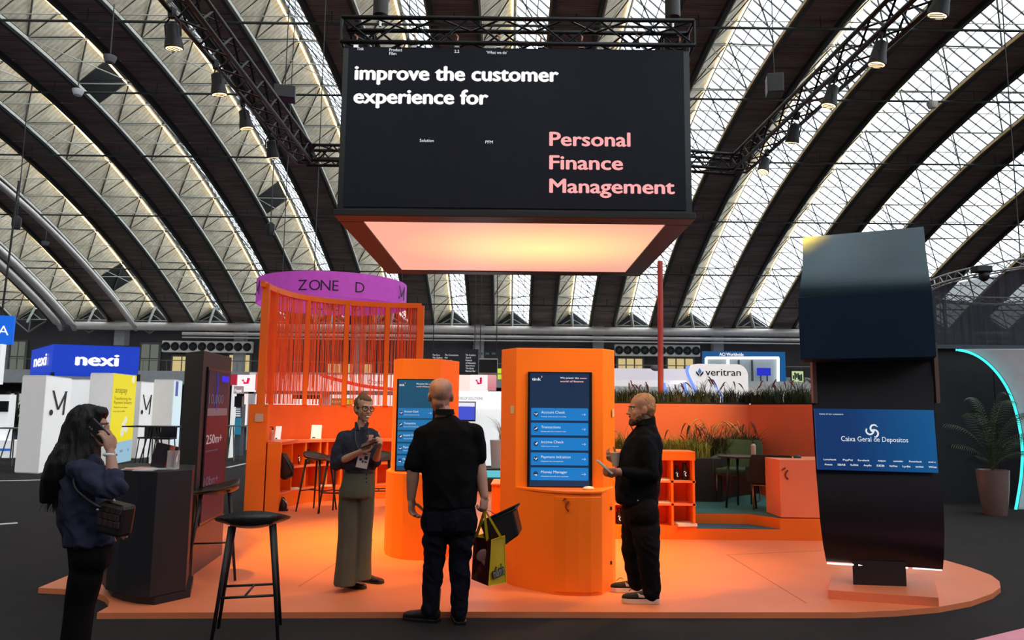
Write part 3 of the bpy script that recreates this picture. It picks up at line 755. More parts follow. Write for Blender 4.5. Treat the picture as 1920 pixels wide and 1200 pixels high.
MB().loft([(p+Vector((.02, 0, 0)), .07, .05, (1, 0, 0), (0, 1, 0)), (p+Vector((.02, 0, .1)), .06, .05, (1, 0, 0), (0, 1, 0)), (p+Vector((-.0, 0, .2)), .02, .02, (1, 0, 0), (0, 1, 0))], 12).build('pouch', blackm, t, smooth=True)
MB().path(catmull([p+Vector((0, -.04, .19)), p+Vector((.08, -.05, .12)), p+Vector((.09, -.05, .03))], 5), .008, 6).build('strap', chrome, t, smooth=True)
# ------------------------------------------------------------------ right-hand cubby unit
Y0 = 9.2; zt = P(1250, 846, Y0).z
t = thing('cubby_unit', 'orange cubby unit with three rows of pigeonholes behind the man with phone', 'shelf', V(1240, Y0+.2, ST))
x0, x1 = V(1140, Y0, .5).x, V(1305, Y0, .5).x; zs = [P(1250, y, Y0).z for y in (986, 946, 903, 863)]
MB().box(((x0+x1)/2, Y0+.18, (ST+zs[0])/2), (x1-x0, .38, zs[0]-ST)).build('plinth', orange, t)
MB().box(((x0+x1)/2, Y0+.17, (zs[3]+zt)/2), (x1-x0, .36, zt-zs[3])).build('header', orange, t, bevel=.003)
MB().box(((x0+x1)/2, Y0+.35, (zs[0]+zs[3])/2), (x1-x0, .02, zs[3]-zs[0])).build('back_panel', orangered, t)
for z in zs[1:3]: MB().box(((x0+x1)/2, Y0+.17, z), (x1-x0, .34, .025)).build('shelf_board', coral, t)
for px in (1141, 1180, 1221, 1262.5, 1303):
    MB().box((V(px, Y0, .5).x-.01, Y0+.17, (zs[0]+zs[3])/2), (.028, .34, zs[3]-zs[0])).build('divider', orange, t)
for px, lab in ((1269, 'smaller'), (1284, 'larger')):
    gift_bottle(V(px, Y0+.14, zs[2]+.013), lab+' black flask with white emblem in the upper right pigeonhole', 'flasks in the pigeonholes', .85 if px == 1269 else 1.0)
for px, lab in ((1161, 'left'), (1170, 'right')):
    gift_bottle(V(px, Y0+.12, zs[0]), lab+' black flask in the lowest pigeonhole beside the tall kiosk', 'flasks in the pigeonholes', .95)
leaflet(1242, Y0+.12, .1, paper, 'white leaflets in the upper pigeonhole right of the man', z=zs[2]+.013, s=(.22, .2), th=.015)
leaflet(1243, Y0+.12, -.1, paper, 'white leaflets in the middle pigeonhole right of the man', z=zs[1]+.013, s=(.2, .2), th=.015)
leaflet(1283, Y0+.09, .12, paper, 'thin leaflet stack in the lowest right pigeonhole', z=zs[0], s=(.24, .25), th=.03)
# ------------------------------------------------------------------ raised lounge platform
lounge = thing('lounge_platform', 'raised orange platform with teal carpet and one step', 'platform', V(1400, 10, ST))
tealc = mat('teal carpet', (.05, .20, .19), .9, var=.15, scale=3, bump=.4, bscale=300)
xa, xb, xc = V(1303, Y0, .2).x, V(1463, Y0, .2).x, V(1548, Y0, .2).x
zs1_, zs2_ = .175, .305
MB().box(((xa+xb)/2, Y0+.18, (ST+zs1_)/2), (xb-xa, .36, zs1_-ST)).build('step', orange, lounge)
MB().box(((xa+xb)/2, Y0+.18, zs1_+.003), (xb-xa, .36, .006)).build('step_carpet', mat('blue grey carpet', (.05, .12, .16), .9), lounge)
xl = V(1150, 10, .2).x
MB().prism([(xl, Y0+.36), (xb-.27, Y0+.36), (xb, Y0), (xc, Y0), (xc+.1, 12.6), (xl, 12.6)], ST, zs2_).build('deck', orange, lounge)
MB().prism([(xl, Y0+.37), (xb-.27, Y0+.37), (xb-.01, Y0+.02), (xc-.02, Y0+.02), (xc+.08, 12.5), (xl, 12.5)], zs2_, zs2_+.008).build('deck_carpet', tealc, lounge)
# pink counter on it
t = thing('side_counter', 'coral counter with dark red emblem at the edge of the lounge', 'counter', V(1490, 9.4, zs2_))
zc1 = P(1480, 862, Y0).z
pl = [V2(1463, Y0, .6), V2(1550, Y0, .6), V2(1555, 9.9, .6), V2(1440, 9.85, .6), V2(1436, 9.65, .6)]
MB().prism(pl, zs2_+.012, zc1).build('body', coral, t, bevel=.004)
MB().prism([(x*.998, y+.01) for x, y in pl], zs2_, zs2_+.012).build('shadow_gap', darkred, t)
ec = V(1478, Y0-.002, 0); ec.z = P(1478, 888, Y0).z; logo_mark(ec, (1, 0, 0), (0, -1, 0), .11, darkred, t)
p = V(1495, 9.55, zc1); t = thing('cable_gland', 'small dark green lump on top of the coral counter', 'device', p)
MB().ell(p+Vector((0, 0, .012)), (.05, .04, .028)).build('shell', mat('dark green rubber', (.02, .04, .03), .5), t, smooth=True)
# back wall right
t = thing('back_partition', 'orange red partition with planted top behind the lounge', 'partition', V(1300, 12.4, ST))
bt = P(1250, 757, 12.3).z
bp = [V(1120, 12.4, 1), V(1228, 12.4, 1), V(1404, 12.4, 1), V(1552, 10.6, 1)]
for i in range(3):
    a, b = bp[i], bp[i+1]; d = (b-a).normalized(); n = Vector((-d.y, d.x, 0))*.1; g = d*.002 if i == 0 else -d*.03; n = n if i < 2 else n*.98
    MB().prism([(v.x, v.y) for v in (a+g, b-g, b-g+n, a+g+n)], ST, bt).build('wall_panel', terracotta, t)
# planter top with hedge grass
pt_ = thing('grass_planter', 'long strip of dark green grass along the top of the back partition', 'planter', V(1300, 12.6, bt))
for i in range(3):
    a, b = bp[i], bp[i+1]; d = (b-a).normalized(); n = Vector((-d.y, d.x, 0))
    a = a-d*.06; b = b+d*.06; MB().prism([(v.x, v.y) for v in (a+n*.1, b+n*.1, b+n*.5, a+n*.5)], bt-.2, bt+.03).build('trough', blackm, pt_)
def blades(b, base, n, h, spread, rad, w, rnd, lean=.5, seg=4):
    for _ in range(n):
        a = rnd.uniform(0, 6.283); rr_ = rad*math.sqrt(rnd.random()); p = Vector(base)+Vector((math.cos(a)*rr_, math.sin(a)*rr_, 0))
        a2 = rnd.uniform(0, 6.283); hh = h*rnd.uniform(.6, 1.1); ln = spread*rnd.uniform(.2, 1)
        ww = w*rnd.uniform(.6, 1.2); sd = Vector((-math.sin(a2), math.cos(a2), 0)) if rnd.random() < .5 else Vector((1, 0, 0))
        vs = []; fs = []
        for k in range(seg+1):
            t_ = k/seg; q = p+Vector((math.cos(a2)*ln*t_**2, math.sin(a2)*ln*t_**2, hh*(t_-lean*.35*t_**3)))
            e = sd*(ww*(1-t_)**.6/2+.0006); vs += [q-e, q+e]
        for k in range(seg): fs.append((2*k, 2*k+1, 2*k+3, 2*k+2))
        b.add(vs, fs)
rg = random.Random(11)
dg_ = mat('dark green grass', (.025, .045, .015), .7, var=.5, scale=9)
hb = MB()
for i in range(3):
    a, b = bp[i], bp[i+1]; L_ = (b-a).length; n_ = int(L_/.045)
    for k in range(n_):
        q = a.lerp(b, (k+.5)/n_)+Vector((0, rg.uniform(.12, .45), bt)); q.z = bt+.02
        blades(hb, q, 20, .27, .12, .05, .014, rg)
hb.build('hedge_grass', dg_, pt_, kind='stuff')
wispm = mat('dry grass blades', (.075, .07, .035), .7, var=.5, scale=9); wisp2 = mat('red plume', (.16, .045, .05), .8)
def plume_grass(p, h, n, lab, m=wispm, pm=wisp2, npl=4, grp=None, rad=.06, w=.009):
    t = thing('ornamental_grass', lab, 'plant', p, grp); b = MB()
    blades(b, p, n, h, h*.8, rad, w, rg, .8, 5); b.build('blades', m, t, kind='stuff')
    for k in range(npl):
        a = rg.uniform(0, 6.283); d = Vector((math.cos(a), math.sin(a)*.5, 0)); hh = h*rg.uniform(.9, 1.25); ln = h*rg.uniform(.3, .8)
        pts = [p+d*ln*(t_**2)*.7+Vector((0, 0, hh*(t_*1.15-.35*t_**3))) for t_ in (0, .25, .5, .7, .8)]
        tip = [pts[-1]+d*ln*.12*j+Vector((0, 0, hh*(.01*j-.02*j*j))) for j in range(0, 5)]
        MB().path(pts, .002, 4).build('stem', m, t)
        MB().path(tip, [.003, .010, .012, .009, .002], 6).build('plume', pm, t, smooth=True)
places = [(1178, 'above the bearded man, left of the red pole'), (1208, 'directly over the bearded man'), (1268, 'right beside the foot of the red pole'), (1318, 'under the left edge of the white curved sign'), (1372, 'in front of the right half of the white curved sign'), (1440, 'midway between the white sign and the curved dark totem'), (1468, 'just left of the tallest clump by the dark totem'), (1498, 'next to the curved dark totem')]
for px, lab in places:
    Y = 12.65 if px < 1400 else 12.65-(px-1404)*.0115
    plume_grass(V(px, Y, bt+.02), .42 if px not in (1318, 1498) else .5, 55, 'wispy grass clump on the partition top, '+lab, grp='wispy grasses on the partition', rad=.12)
# planter behind cubby unit
t = thing('trough_planter', 'black trough behind the cubby unit filled with yellow green grass', 'planter', V(1250, 10.9, zs2_))
xp0, xp1 = V(1150, 10.9, 1).x, V(1345, 10.9, 1).x; zp = P(1250, 858, 10.7).z
MB().box(((xp0+xp1)/2, 10.95, (zs2_+zp)/2), (xp1-xp0, .5, zp-zs2_)).build('trough', charcoal, t, bevel=.01)
MB().prism([(xp1, 10.7), V2(1372, 11.3, 1), V2(1425, 11.9, 1), V2(1425, 12.2, 1), (xp1, 11.7)], zs2_, zp).build('trough', blackm, t)
lg = mat('yellow green grass', (.20, .20, .025), .6, var=.4, scale=7)
gb = MB()
for k in range(70):
    q = Vector((xp0+(xp1-xp0)*(k+.5)/80, 10.95+rg.uniform(-.2, .2), zp)); blades(gb, q, 22, .30, .12, .08, .013, rg)
gb.build('grass', lg, t, kind='stuff')
gb = MB()
for k in range(60):
    q = V(1335+k*1.4, 11.1+k*.014+rg.uniform(-.15, .2), zp); blades(gb, q, 26, .33, .25, .1, .012, rg)
gb.build('dark_grass', mat('olive brown grass', (.05, .055, .02), .7, var=.5, scale=9), t, kind='stuff', label='darker olive grass at the right end')
goldp = mat('golden plume', (.5, .28, .12), .7)
for px, Y, h, lab, m in ((1168, 10.9, .5, 'golden green grass clump between the tall kiosk and the bearded man', lg), (1262, 10.9, .42, 'short golden grass clump just right of the bearded man', lg), (1300, 11.1, .52, 'brown fountain grass in the trough, leftmost of the plumed clumps', wispm), (1335, 11.2, .62, 'fountain grass with golden plumes in the middle of the trough', wispm), (1372, 11.5, .6, 'fountain grass with dark plumes right of the middle of the trough', wispm), (1402, 11.8, .58, 'fountain grass at the right end of the trough behind the green chair', wispm)):
    plume_grass(V(px, Y, zp), h, 90, lab, m, goldp if px in (1335, 1372) else wisp2, 7 if px > 1290 else 2, 'fountain grasses in the trough', rad=.12)
# lounge furniture
green = mat('dark green upholstery', (.035, .07, .035), .8, var=.15); blackuph = mat('black upholstery', (.015, .018, .016), .8)
def armchair(loc, rz, lab, um, fm):
    t = thing('armchair', lab, 'chair')
    M = Matrix.Identity(3)
    MB().box((0, 0, .43), (.52, .5, .09)).build('seat', um, t, bevel=.03)
    b = MB(); b.loft([(Vector((0, .25, .42)), .27, .04, (1, 0, 0), (0, 1, 0)), (Vector((0, .30, .62)), .28, .035, (1, 0, 0), (0, 1, 0)), (Vector((0, .35, .80)), .27, .03, (1, 0, 0), (0, 1, 0)), (Vector((0, .37, .86)), .24, .02, (1, 0, 0), (0, 1, 0))], 24, 5)
    b.build('backrest', um, t, smooth=True, edge=True)
    for sx in (-1, 1):
        b = MB(); b.loft([(Vector((sx*.29, .30, .55)), .03, .11, (1, 0, 0), (0, 0, 1)), (Vector((sx*.31, .1, .53)), .03, .12, (1, 0, 0), (0, 0, 1)), (Vector((sx*.31, -.24, .50)), .03, .12, (1, 0, 0), (0, 0, 1))], 16, 4)
        b.build('armrest', um, t, smooth=True, edge=True)
        MB().path([(sx*.24, -.22, .40), (sx*.24, -.24, .012), (sx*.24, .24, .012), (sx*.24, .22, .40)], .011, 8).build('leg', fm, t, smooth=True)
    MB().box((0, 0, .385), (.48, .46, .02)).build('seat_frame', fm, t)
    t.location = loc; t.rotation_euler.z = rz; return t
zl = zs2_+.008
armchair(V(1385, 10.75, zl), R(-32), 'green upholstered armchair facing the dark bistro table', green, mat('bronze tube', (.10, .07, .06), .4, metal=.6))
ac2 = armchair(V(1450, 10.0, zl), R(160), 'dark armchair partly hidden behind the coral counter', blackuph, mat('copper tube', (.4, .22, .12), .35, metal=.7)); ac2.scale = (1, 1, .84)
p = V(1388, 10.15, zl); t = thing('bistro_table', 'small round dark table in the lounge', 'table', p)
MB().lathe([(.0, .66), (.27, .66), (.28, .668), (.28, .68), (.0, .68)], p, 32).build('tabletop', mat('dark walnut', (.05, .03, .03), .4), t, smooth=True, edge=True)
for a in (R(200), R(320), R(80)):
    d = Vector((math.cos(a), math.sin(a), 0)); MB().cone(p+d*.22, p+d*.17+Vector((0, 0, .66)), .014, .02, n=10).build('leg', blackm, t, smooth=True)
pump_bottle(V(1413, 10.10, zl+.68), 'pump bottle with pale label on the lounge table', mat('cream bottle', (.6, .45, .35), .4), .19, .033)
# red pole
p = V(1240, 12.9, ST); t = thing('pole', 'tall red pole standing behind the planted partition', 'pole', p)
zt = P(1237, 490, 12.9).z
MB().cone(p, (V(1237.5, 12.9, zt)), .05, n=16).build('shaft', mat('red pole paint', (.62, .10, .08), .5), t, smooth=True, edge=True)
MB().lathe([(.1, 0), (.1, .02), (.06, .03)], p, 16).build('base', mat('red pole paint', (.62, .10, .08)), t)

# ------------------------------------------------------------------ curved dark totem at right
t = thing('ribbon_totem', 'towering curved black ribbon totem with blue customers screen', 'totem', V(1660, 6.95, ST))
XL, XR = V(1545, 6.75, .2).x, V(1769, 6.65, .2).x
# profile (Y, z, left px, right px): lofted sheet, each point placed by its own depth
prof = [(1052, 1068, 1549, 1768, 6.62), (1020, 1040, 1543, 1770, 6.55), (980, 1000, 1538, 1771, 6.52), (930, 945, 1534, 1769, 6.54), (884, 888, 1530, 1758, 6.60), (820, 820, 1526, 1755, 6.66), (766, 770, 1523, 1752, 6.72), (700, 700, 1521, 1750, 6.76), (650, 650, 1519, 1749, 6.78)]
fr_ = []
for yl, yr, xl_, xr_, Y in prof: fr_.append((P(xl_, yl, Y+.02), P(xr_, yr, Y-.02)))
vs = []; fs = []
for k, (a, b) in enumerate(fr_):
    d = Vector((.42, .90, 0))*(.16+.05*math.sin(k/8*math.pi)); vs += [a, b, b+d, a+d]
for k in range(len(fr_)-1):
    for q in range(4): fs.append((4*k+q, 4*k+(q+1) % 4, 4*k+4+(q+1) % 4, 4*k+4+q))
n = len(fr_)-1; fs += [(3, 2, 1, 0), (4*n, 4*n+1, 4*n+2, 4*n+3)]
gloss = mat('black gloss laminate', (.010, .006, .009), .35, spec=.3, var=.05)
MB().add(vs, fs).build('ribbon', gloss, t, smooth=True, edge=True)
def quadbox(pts, Yf, th, nm, m, par=t, bevel=.004, smooth=False):
    q = [P(x, y, Y) for (x, y), Y in zip(pts, Yf)]; vd = Vector((q[0].x+q[1].x, q[0].y+q[1].y, 0)).normalized()*th; return MB().slab(q[0], q[1], q[2], q[3], vd).build(nm, m, par, bevel=bevel)
quadbox([(1501, 674), (1756, 669), (1747, 543), (1496, 558)], (6.35, 6.35, 6.42, 6.42), .45, 'upper_box', mat('blue black laminate', (.006, .018, .036), .6, spec=.08))
# brushed metal upper curl
cur = [(1497, 557, 1747, 543, 6.45), (1500, 540, 1744, 528, 6.43), (1504, 510, 1740, 500, 6.48), (1505, 480, 1736, 470, 6.56), (1505, 445, 1732, 425, 6.70)]
vs = []; fs = []
for xl_, yl, xr_, yr, Y in cur:
    a, b = P(xl_, yl, Y), P(xr_, yr, Y); d = Vector((.02, .05, .0)); vs += [a, b, b+d, a+d]
for k in range(len(cur)-1):
    for q in range(4): fs.append((4*k+q, 4*k+(q+1) % 4, 4*k+4+(q+1) % 4, 4*k+4+q))
n = len(cur)-1; fs += [(3, 2, 1, 0), (4*n, 4*n+1, 4*n+2, 4*n+3)]
MB().add(vs, fs).build('metal_curl', mat('brushed blue steel', (.03, .07, .09), .22, metal=.25, spec=.8, stretch=(.5, 8, 40), bump=.15), t, smooth=True, edge=True, label='brushed bluish steel sheet at the very top')
for px in (1521, 1748):
    q = P(px, 720, 6.8); MB().box((q.x, 6.74, q.z+.1), (.035, .05, .55)).build('edge_strip', mat('brown edge', (.16, .1, .08), .4), t)
scrn = [P(1525, 766, 6.70), P(1747, 769, 6.66), P(1756, 886, 6.56), P(1531, 880, 6.58)]
n_ = Vector((0, -.03, 0))
so = MB().slab(scrn[3]+n_, scrn[2]+n_, scrn[1]+n_, scrn[0]+n_, (0, .02, 0)).build('screen', emat('customers screen blue', (.002, .03, .13), 1, (.002, .085, .25), 0, (.3, 1)), t)
def sp_(u, v): return scrn[0].lerp(scrn[1], u).lerp(scrn[3].lerp(scrn[2], u), v)+n_+Vector((0, -.006, 0))
def st_(s, u0, v0, u1, cap, m=softwhite, bd=.01):
    a, b = sp_(u0, v0), sp_(u1, v0); ud = (sp_(u0, v0-.1)-a).normalized(); Hh = (scrn[0]-scrn[3]).length
    return text(s, a, b-a, ud, cap*Hh/.73, m, so, width=(b-a).length, bold=bd, ext=.001)
st_('Some of our customers', .035, .10, .235, .025, bd=.02); st_('Caixa Geral de Depositos', .205, .53, .765, .085)
# interlocked ring emblem
em = MB()
c0 = sp_(.475, .355); ux = (sp_(.6, .3)-sp_(.4, .3)).normalized(); uz = (sp_(.5, .2)-sp_(.5, .4)).normalized()
for k in range(3):
    a0 = k*2.094+.5; cc = c0+ux*(.026*math.cos(a0+.55))+uz*(.026*math.sin(a0+.55))
    em.path([cc+ux*(.032*math.cos(a0+j*.52))+uz*(.032*math.sin(a0+j*.52)) for j in range(0, 9)], .0075, 6)
em.build('emblem', softwhite, so, smooth=True)
r1 = [('Nordea', .05, .155), ('PayPal', .21, .29), ('BNP Paribas', .335, .43), ('Aduno', .50, .565), ('Kivra', .63, .71), ('Fortum', .76, .865), ('Sveaa', .92, .98)]
names1 = ['Lunarbank', 'PayPal', 'Eurobank', 'Adyen', 'santander', 'Powerbank', 'enel x']
names2 = ['Avanza', 'SBAB', 'KLARNA', 'Anyfin', 'SEB', 'NatWest', 'Lydia', 'nordnet', 'Wise']
for (a, b, c), nm in zip(r1, names1): st_(nm, b, .845, c, .028, bd=.03)
for k, nm in enumerate(names2):
    u = .055+k*.108; st_(nm, u, .925, u+.065, .03, bd=.03)
lights = MB()
for a, b in ((1551, 1600), (1609, 1646), (1650, 1702), (1712, 1766)):
    ya = 1056+(a-1551)*.058; yb = 1056+(b-1551)*.058
    lights.cone(P(a, ya, 6.62), P(b, yb, 6.62), .008, n=6)
lights.build('light_strip', emat('under-edge strip light', (1.0, .9, .86), 1.6), t, label='white light strips along the lower edge')
pq = [V2(1553, 6.42, .1), V2(1760, 6.20, .1), V2(1750, 7.1, .1), V2(1560, 7.1, .1)]
MB().prism(pq, ST, ST+.07).build('base_plate', coral, t, bevel=.002, label='coral base plate')
MB().prism([V2(1600, 6.62, .1), V2(1700, 6.58, .1), V2(1700, 6.78, .1), V2(1600, 6.8, .1)], ST+.07, .32).build('foot', blackm, t)
# ------------------------------------------------------------------ hanging display cube
BYF = 7.6
bl, br = P(632, 394, BYF), P(1298, 406, BYF)
zb = (bl.z+br.z)/2; bx0, bx1 = bl.x, br.x
ztop = P(966, 91, BYF).z
BYB = BYF+ (bx1-bx0)*.90
cube = thing('display_cube', 'huge black hanging display cube over the stage with glowing underside', 'display', ((bx0+bx1)/2, (BYF+BYB)/2, zb))
cx, cy = (bx0+bx1)/2, (BYF+BYB)/2; W_, D_ = bx1-bx0, BYB-BYF
sides = MB()
for (c, d) in (((cx, BYF+.05, (zb+ztop)/2), (W_, .1, ztop-zb)), ((cx, BYB-.05, (zb+ztop)/2), (W_, .1, ztop-zb)), ((bx0+.05, cy, (zb+ztop)/2), (.1, D_-.2, ztop-zb)), ((bx1-.05, cy, (zb+ztop)/2), (.1, D_-.2, ztop-zb))):
    MB().box(c, d).build('side_panel', screenblack, cube)
fa = .26
fr = MB()
fz = zb-.015
for c, d in (((cx, BYF+fa/2-.03, fz), (W_+.06, fa, .07)), ((cx, BYB-fa/2, fz), (W_+.06, fa, .07)), ((bx0+fa/2-.03, cy, fz), (fa, D_-2*fa+.03, .07)), ((bx1-fa/2+.03, cy, fz), (fa, D_-2*fa+.03, .07))):
    MB().box(c, d).build('bottom_frame', mat('dark bronze frame', (.012, .006, .006), .4), cube, bevel=.006)
gm_ = mat('underside glow', (.05, .04, .03), .4, emit=(1, .6, .3), es=1)
nt = gm_.node_tree; b_ = nt.nodes['Principled BSDF']
tc = nt.nodes.new('ShaderNodeTexCoord'); mp = nt.nodes.new('ShaderNodeMapping'); gr_ = nt.nodes.new('ShaderNodeTexGradient'); gr_.gradient_type = 'SPHERICAL'
mp.inputs['Location'].default_value = (-.62*1.7, -.45*2.0, 0); mp.inputs['Scale'].default_value = (1.7, 2.0, 0)
nt.links.new(tc.outputs['Generated'], mp.inputs[0]); nt.links.new(mp.outputs[0], gr_.inputs[0])
ns = nt.nodes.new('ShaderNodeTexNoise'); ns.inputs['Scale'].default_value = 2.5
rp = nt.nodes.new('ShaderNodeValToRGB'); e = rp.color_ramp.elements
e[0].position = 0; e[0].color = (.92, .43, .32, 1); e[1].position = 1; e[1].color = (1.3, .98, .42, 1)
x = e.new(.3); x.color = (1.0, .56, .33, 1); x = e.new(.65); x.color = (1.1, .78, .38, 1)
nt.links.new(gr_.outputs[0], rp.inputs[0]); nt.links.new(rp.outputs[0], b_.inputs['Emission Color'])
MB().box((cx, cy, zb-.02), (W_-2*fa+.06, D_-2*fa+.06, .03)).build('glowing_ceiling', gm_, cube)
fp = MB().box((P(966, 250, BYF).x, BYF-.012, (zb+ztop)/2+.02), (W_-.13, .02, ztop-zb-.06)).build('front_screen', emat('led front face', (.0035, .004, .0075), 1), cube)
def led(s, x0, y0, x1, cap, m, bd=.03): return tpx(s, x0, y0, x1, cap, BYF-.03, m, cube, bold=bd)
led('improve the customer', 666, 149, 1046, 29, textwhite, .045); led('experience for', 664, 193, 914, 29, textwhite, .045)
led('Personal', 1031, 273, 1181, 28, pinktext, .035); led('Finance', 1031, 317, 1167, 28, pinktext, .035); led('Management', 1031, 361, 1264, 28, pinktext, .035)
for s, x0, y0, x1 in (('Tink', 669, 94, 682), ('Product', 730, 96, 754), ('Film', 730, 103, 743), ('2.2', 852, 99, 861), ('\u2018What we do\u2019', 912, 101, 951), ('Solution', 787, 266, 813), ('PFM', 910, 269, 924)):
    led(s, x0, y0, x1, 6, softwhite, .016)
# ------------------------------------------------------------------ trusses
def truss(a, b, s, name, lab, grp, r=.025, pitch=.32, up=Vector((0, 0, 1))):
    a, b = Vector(a), Vector(b); t = thing(name, lab, 'truss', a, grp)
    d = (b-a).normalized(); sd = d.cross(up).normalized(); u = sd.cross(d).normalized(); L = (b-a).length
    cs = [(-1, -1), (1, -1), (1, 1), (-1, 1)]
    for i, j in cs: o = sd*(i*s/2)+u*(j*s/2); MB().cone(a+o, b+o, r, n=8).build('chord', alu, t, smooth=True)
    br_ = MB(); n = max(2, int(L/pitch))
    for f in range(4):
        o0 = sd*(cs[f][0]*s/2)+u*(cs[f][1]*s/2); o1 = sd*(cs[(f+1) % 4][0]*s/2)+u*(cs[(f+1) % 4][1]*s/2)
        for k in range(n):
            p, q = a+d*(L*k/n), a+d*(L*(k+1)/n)
            br_.cone(p+(o0 if k % 2 else o1), q+(o1 if k % 2 else o0), r*.5, n=5, cap=False)
        br_.cone(a+o0, a+o1, r*.7, n=5); br_.cone(b+o0, b+o1, r*.7, n=5)
    br_.build('bracing', alu, t, kind='stuff'); return t
tz = P(960, 62, BYF).z; g = 'trusses carrying the display cube'
truss((bx0-.02, BYF+.1, tz), (bx1+.05, BYF+.1, tz), .28, 'truss_beam', 'black lattice truss along the front top edge of the display cube', g)
truss((bx0-.02, BYB-.1, tz), (bx1+.05, BYB-.1, tz), .28, 'truss_beam', 'black lattice truss along the rear top edge of the display cube', g)
truss((bx0+.12, BYF+.3, tz), (bx0+.12, BYB-.3, tz), .28, 'truss_beam', 'black lattice truss over the left side of the display cube', g)
truss((bx1-.08, BYF+.3, tz), (bx1-.08, BYB-.3, tz), .28, 'truss_beam', 'black lattice truss over the right side of the display cube', g)
for k, px in enumerate((668, 777, 857, 935, 1013, 1090, 1196, 1274)):
    p = P(px, 81, BYF-.02); t = thing('hook_clamp', 'silver hook clamp between front truss and display cube, number %s from the left' % ('one', 'two', 'three', 'four', 'five', 'six', 'seven', 'eight')[k], 'clamp', p, 'silver hook clamps')
    MB().box(p+Vector((0, 0, -.03)), (.05, .03, .05)).build('body', chrome, t); MB().path([p+Vector((0, 0, 0)), p+Vector((.01, 0, .07)), p+Vector((-.02, 0, .1))], .011, 6).build('hook', mat('copper clamp', (.5, .25, .18), .3, metal=.8), t, smooth=True)
for px, py, r, lab in ((714, 14, .08, 'black chain hoist above the left of the display cube'), (1261, 18, .08, 'black chain hoist above the right of the display cube')):
    p = P(px, py, BYF+.15); t = thing('chain_hoist', lab, 'hoist', p, 'chain hoists')
    MB().lathe([(.06, -.12), (.085, -.1), (.085, .13), (.06, .16)], p, 16).build('housing', blackplastic, t, smooth=True, edge=True)
    MB().cone(p+Vector((0, 0, .15)), p+Vector((0, 0, 7)), .012, n=6).build('chain', blackm, t); MB().cone(p+Vector((0, 0, -.12)), (p.x, p.y, tz+.14), .015, n=6).build('hook', chrome, t)
# side trusses at the height of the cube's upper third
TZ = P(572, 291, BYB).z
cl = P(572, 291, BYB); cr_ = P(1385, 309, BYB+.3); crz = cr_.z
def onz(px, py, z): return G(px, py, z)
la = onz(346, 0, TZ); ra = onz(1712, 0, crz)
def ext_(a, b, k): return b+(a-b)*k
truss(ext_(la, cl, 2.0), cl, .24, 'truss_beam', 'black lattice truss rising to the top left, carrying four lamps', 'lamp trusses', pitch=.26)
truss(cl, (bx0, BYB, TZ), .24, 'truss_beam', 'short black lattice truss joining the left lamp truss to the cube', 'lamp trusses', pitch=.2)
truss(cr_, ext_(ra, cr_, 2.0), .24, 'truss_beam', 'black lattice truss rising to the top right, carrying five lamps', 'lamp trusses', pitch=.26)
truss((bx1, BYB, crz), cr_, .24, 'truss_beam', 'short black lattice truss joining the right lamp truss to the cube', 'lamp trusses', pitch=.2)
# spot lamps
def make_lamp(lab):
    t = thing('stage_lamp', lab, 'lamp')
    MB().lathe([(.05, .17), (.085, .14), (.09, .02), (.115, -.1), (.12, -.16), (.105, -.165), (.10, -.12), (.0, -.11)], n=20).build('housing', blackm, t, smooth=True, edge=True)
    MB().lathe([(.112, -.160), (.06, -.166), (.0, -.168)], n=20).build('lens', emat('lamp lens', (1.0, .70, .34), 3.0, None), t, smooth=True)
    for k in (-.05, 0, .05): MB().box((k, 0, -.172), (.006, .18*(1 if k == 0 else .8), .01)).build('lens_guard', blackm, t)
    MB().path([(-.13, 0, -.02), (-.135, 0, .16), (-.05, 0, .24), (.05, 0, .24), (.135, 0, .16), (.13, 0, -.02)], .012, 6).build('yoke', blackm, t)
    MB().box((0, 0, .30), (.08, .08, .14)).build('clamp', blackm, t, bevel=.01)
    return t
lamp0 = None
lampspec = [(325, 68, TZ-.35, 'leftmost and highest stage lamp on the left truss'), (409, 158, TZ-.35, 'second stage lamp down on the left truss'), (460, 224, TZ-.35, 'third stage lamp down on the left truss'), (510, 280, TZ-.35, 'lowest stage lamp on the left truss'),
    (1765, 4, crz-.35, 'topmost stage lamp on the right truss'), (1648, 100, crz-.35, 'second stage lamp down on the right truss'), (1558, 180, crz-.35, 'middle stage lamp on the right truss'), (1488, 250, crz-.35, 'second lowest stage lamp on the right truss'), (1433, 310, crz-.35, 'lowest stage lamp on the right truss, nearest the cube')]
for k_, (c_, e_2, f_, lab) in enumerate(((la, cl, 1.28, 'added unseen lamp on the left truss above the camera side of the stage'), (la, cl, 1.62, 'added unseen lamp on the left truss nearest the front of the hall'), (ra, cr_, 1.25, 'added unseen lamp on the right truss above the camera side of the stage'), (ra, cr_, 1.55, 'added unseen lamp on the right truss nearest the front of the hall'))):  # four lamps added out of view to light the kiosk fronts
    v = ext_(c_, e_2, f_); lampspec.append((v.x, v.y, v.z-.35, lab))
target = [(-2.6, 8.3), (-1.7, 9.0), (-1.2, 9.6), (-2.3, 12.3), (.5, 8.6), (1.2, 8.0), (.6, 8.6), (2.4, 12.0), (-.3, 7.4), (-1.2, 8.0), (.6, 6.8), (.6, 6.8), (-.8, 8.2)]
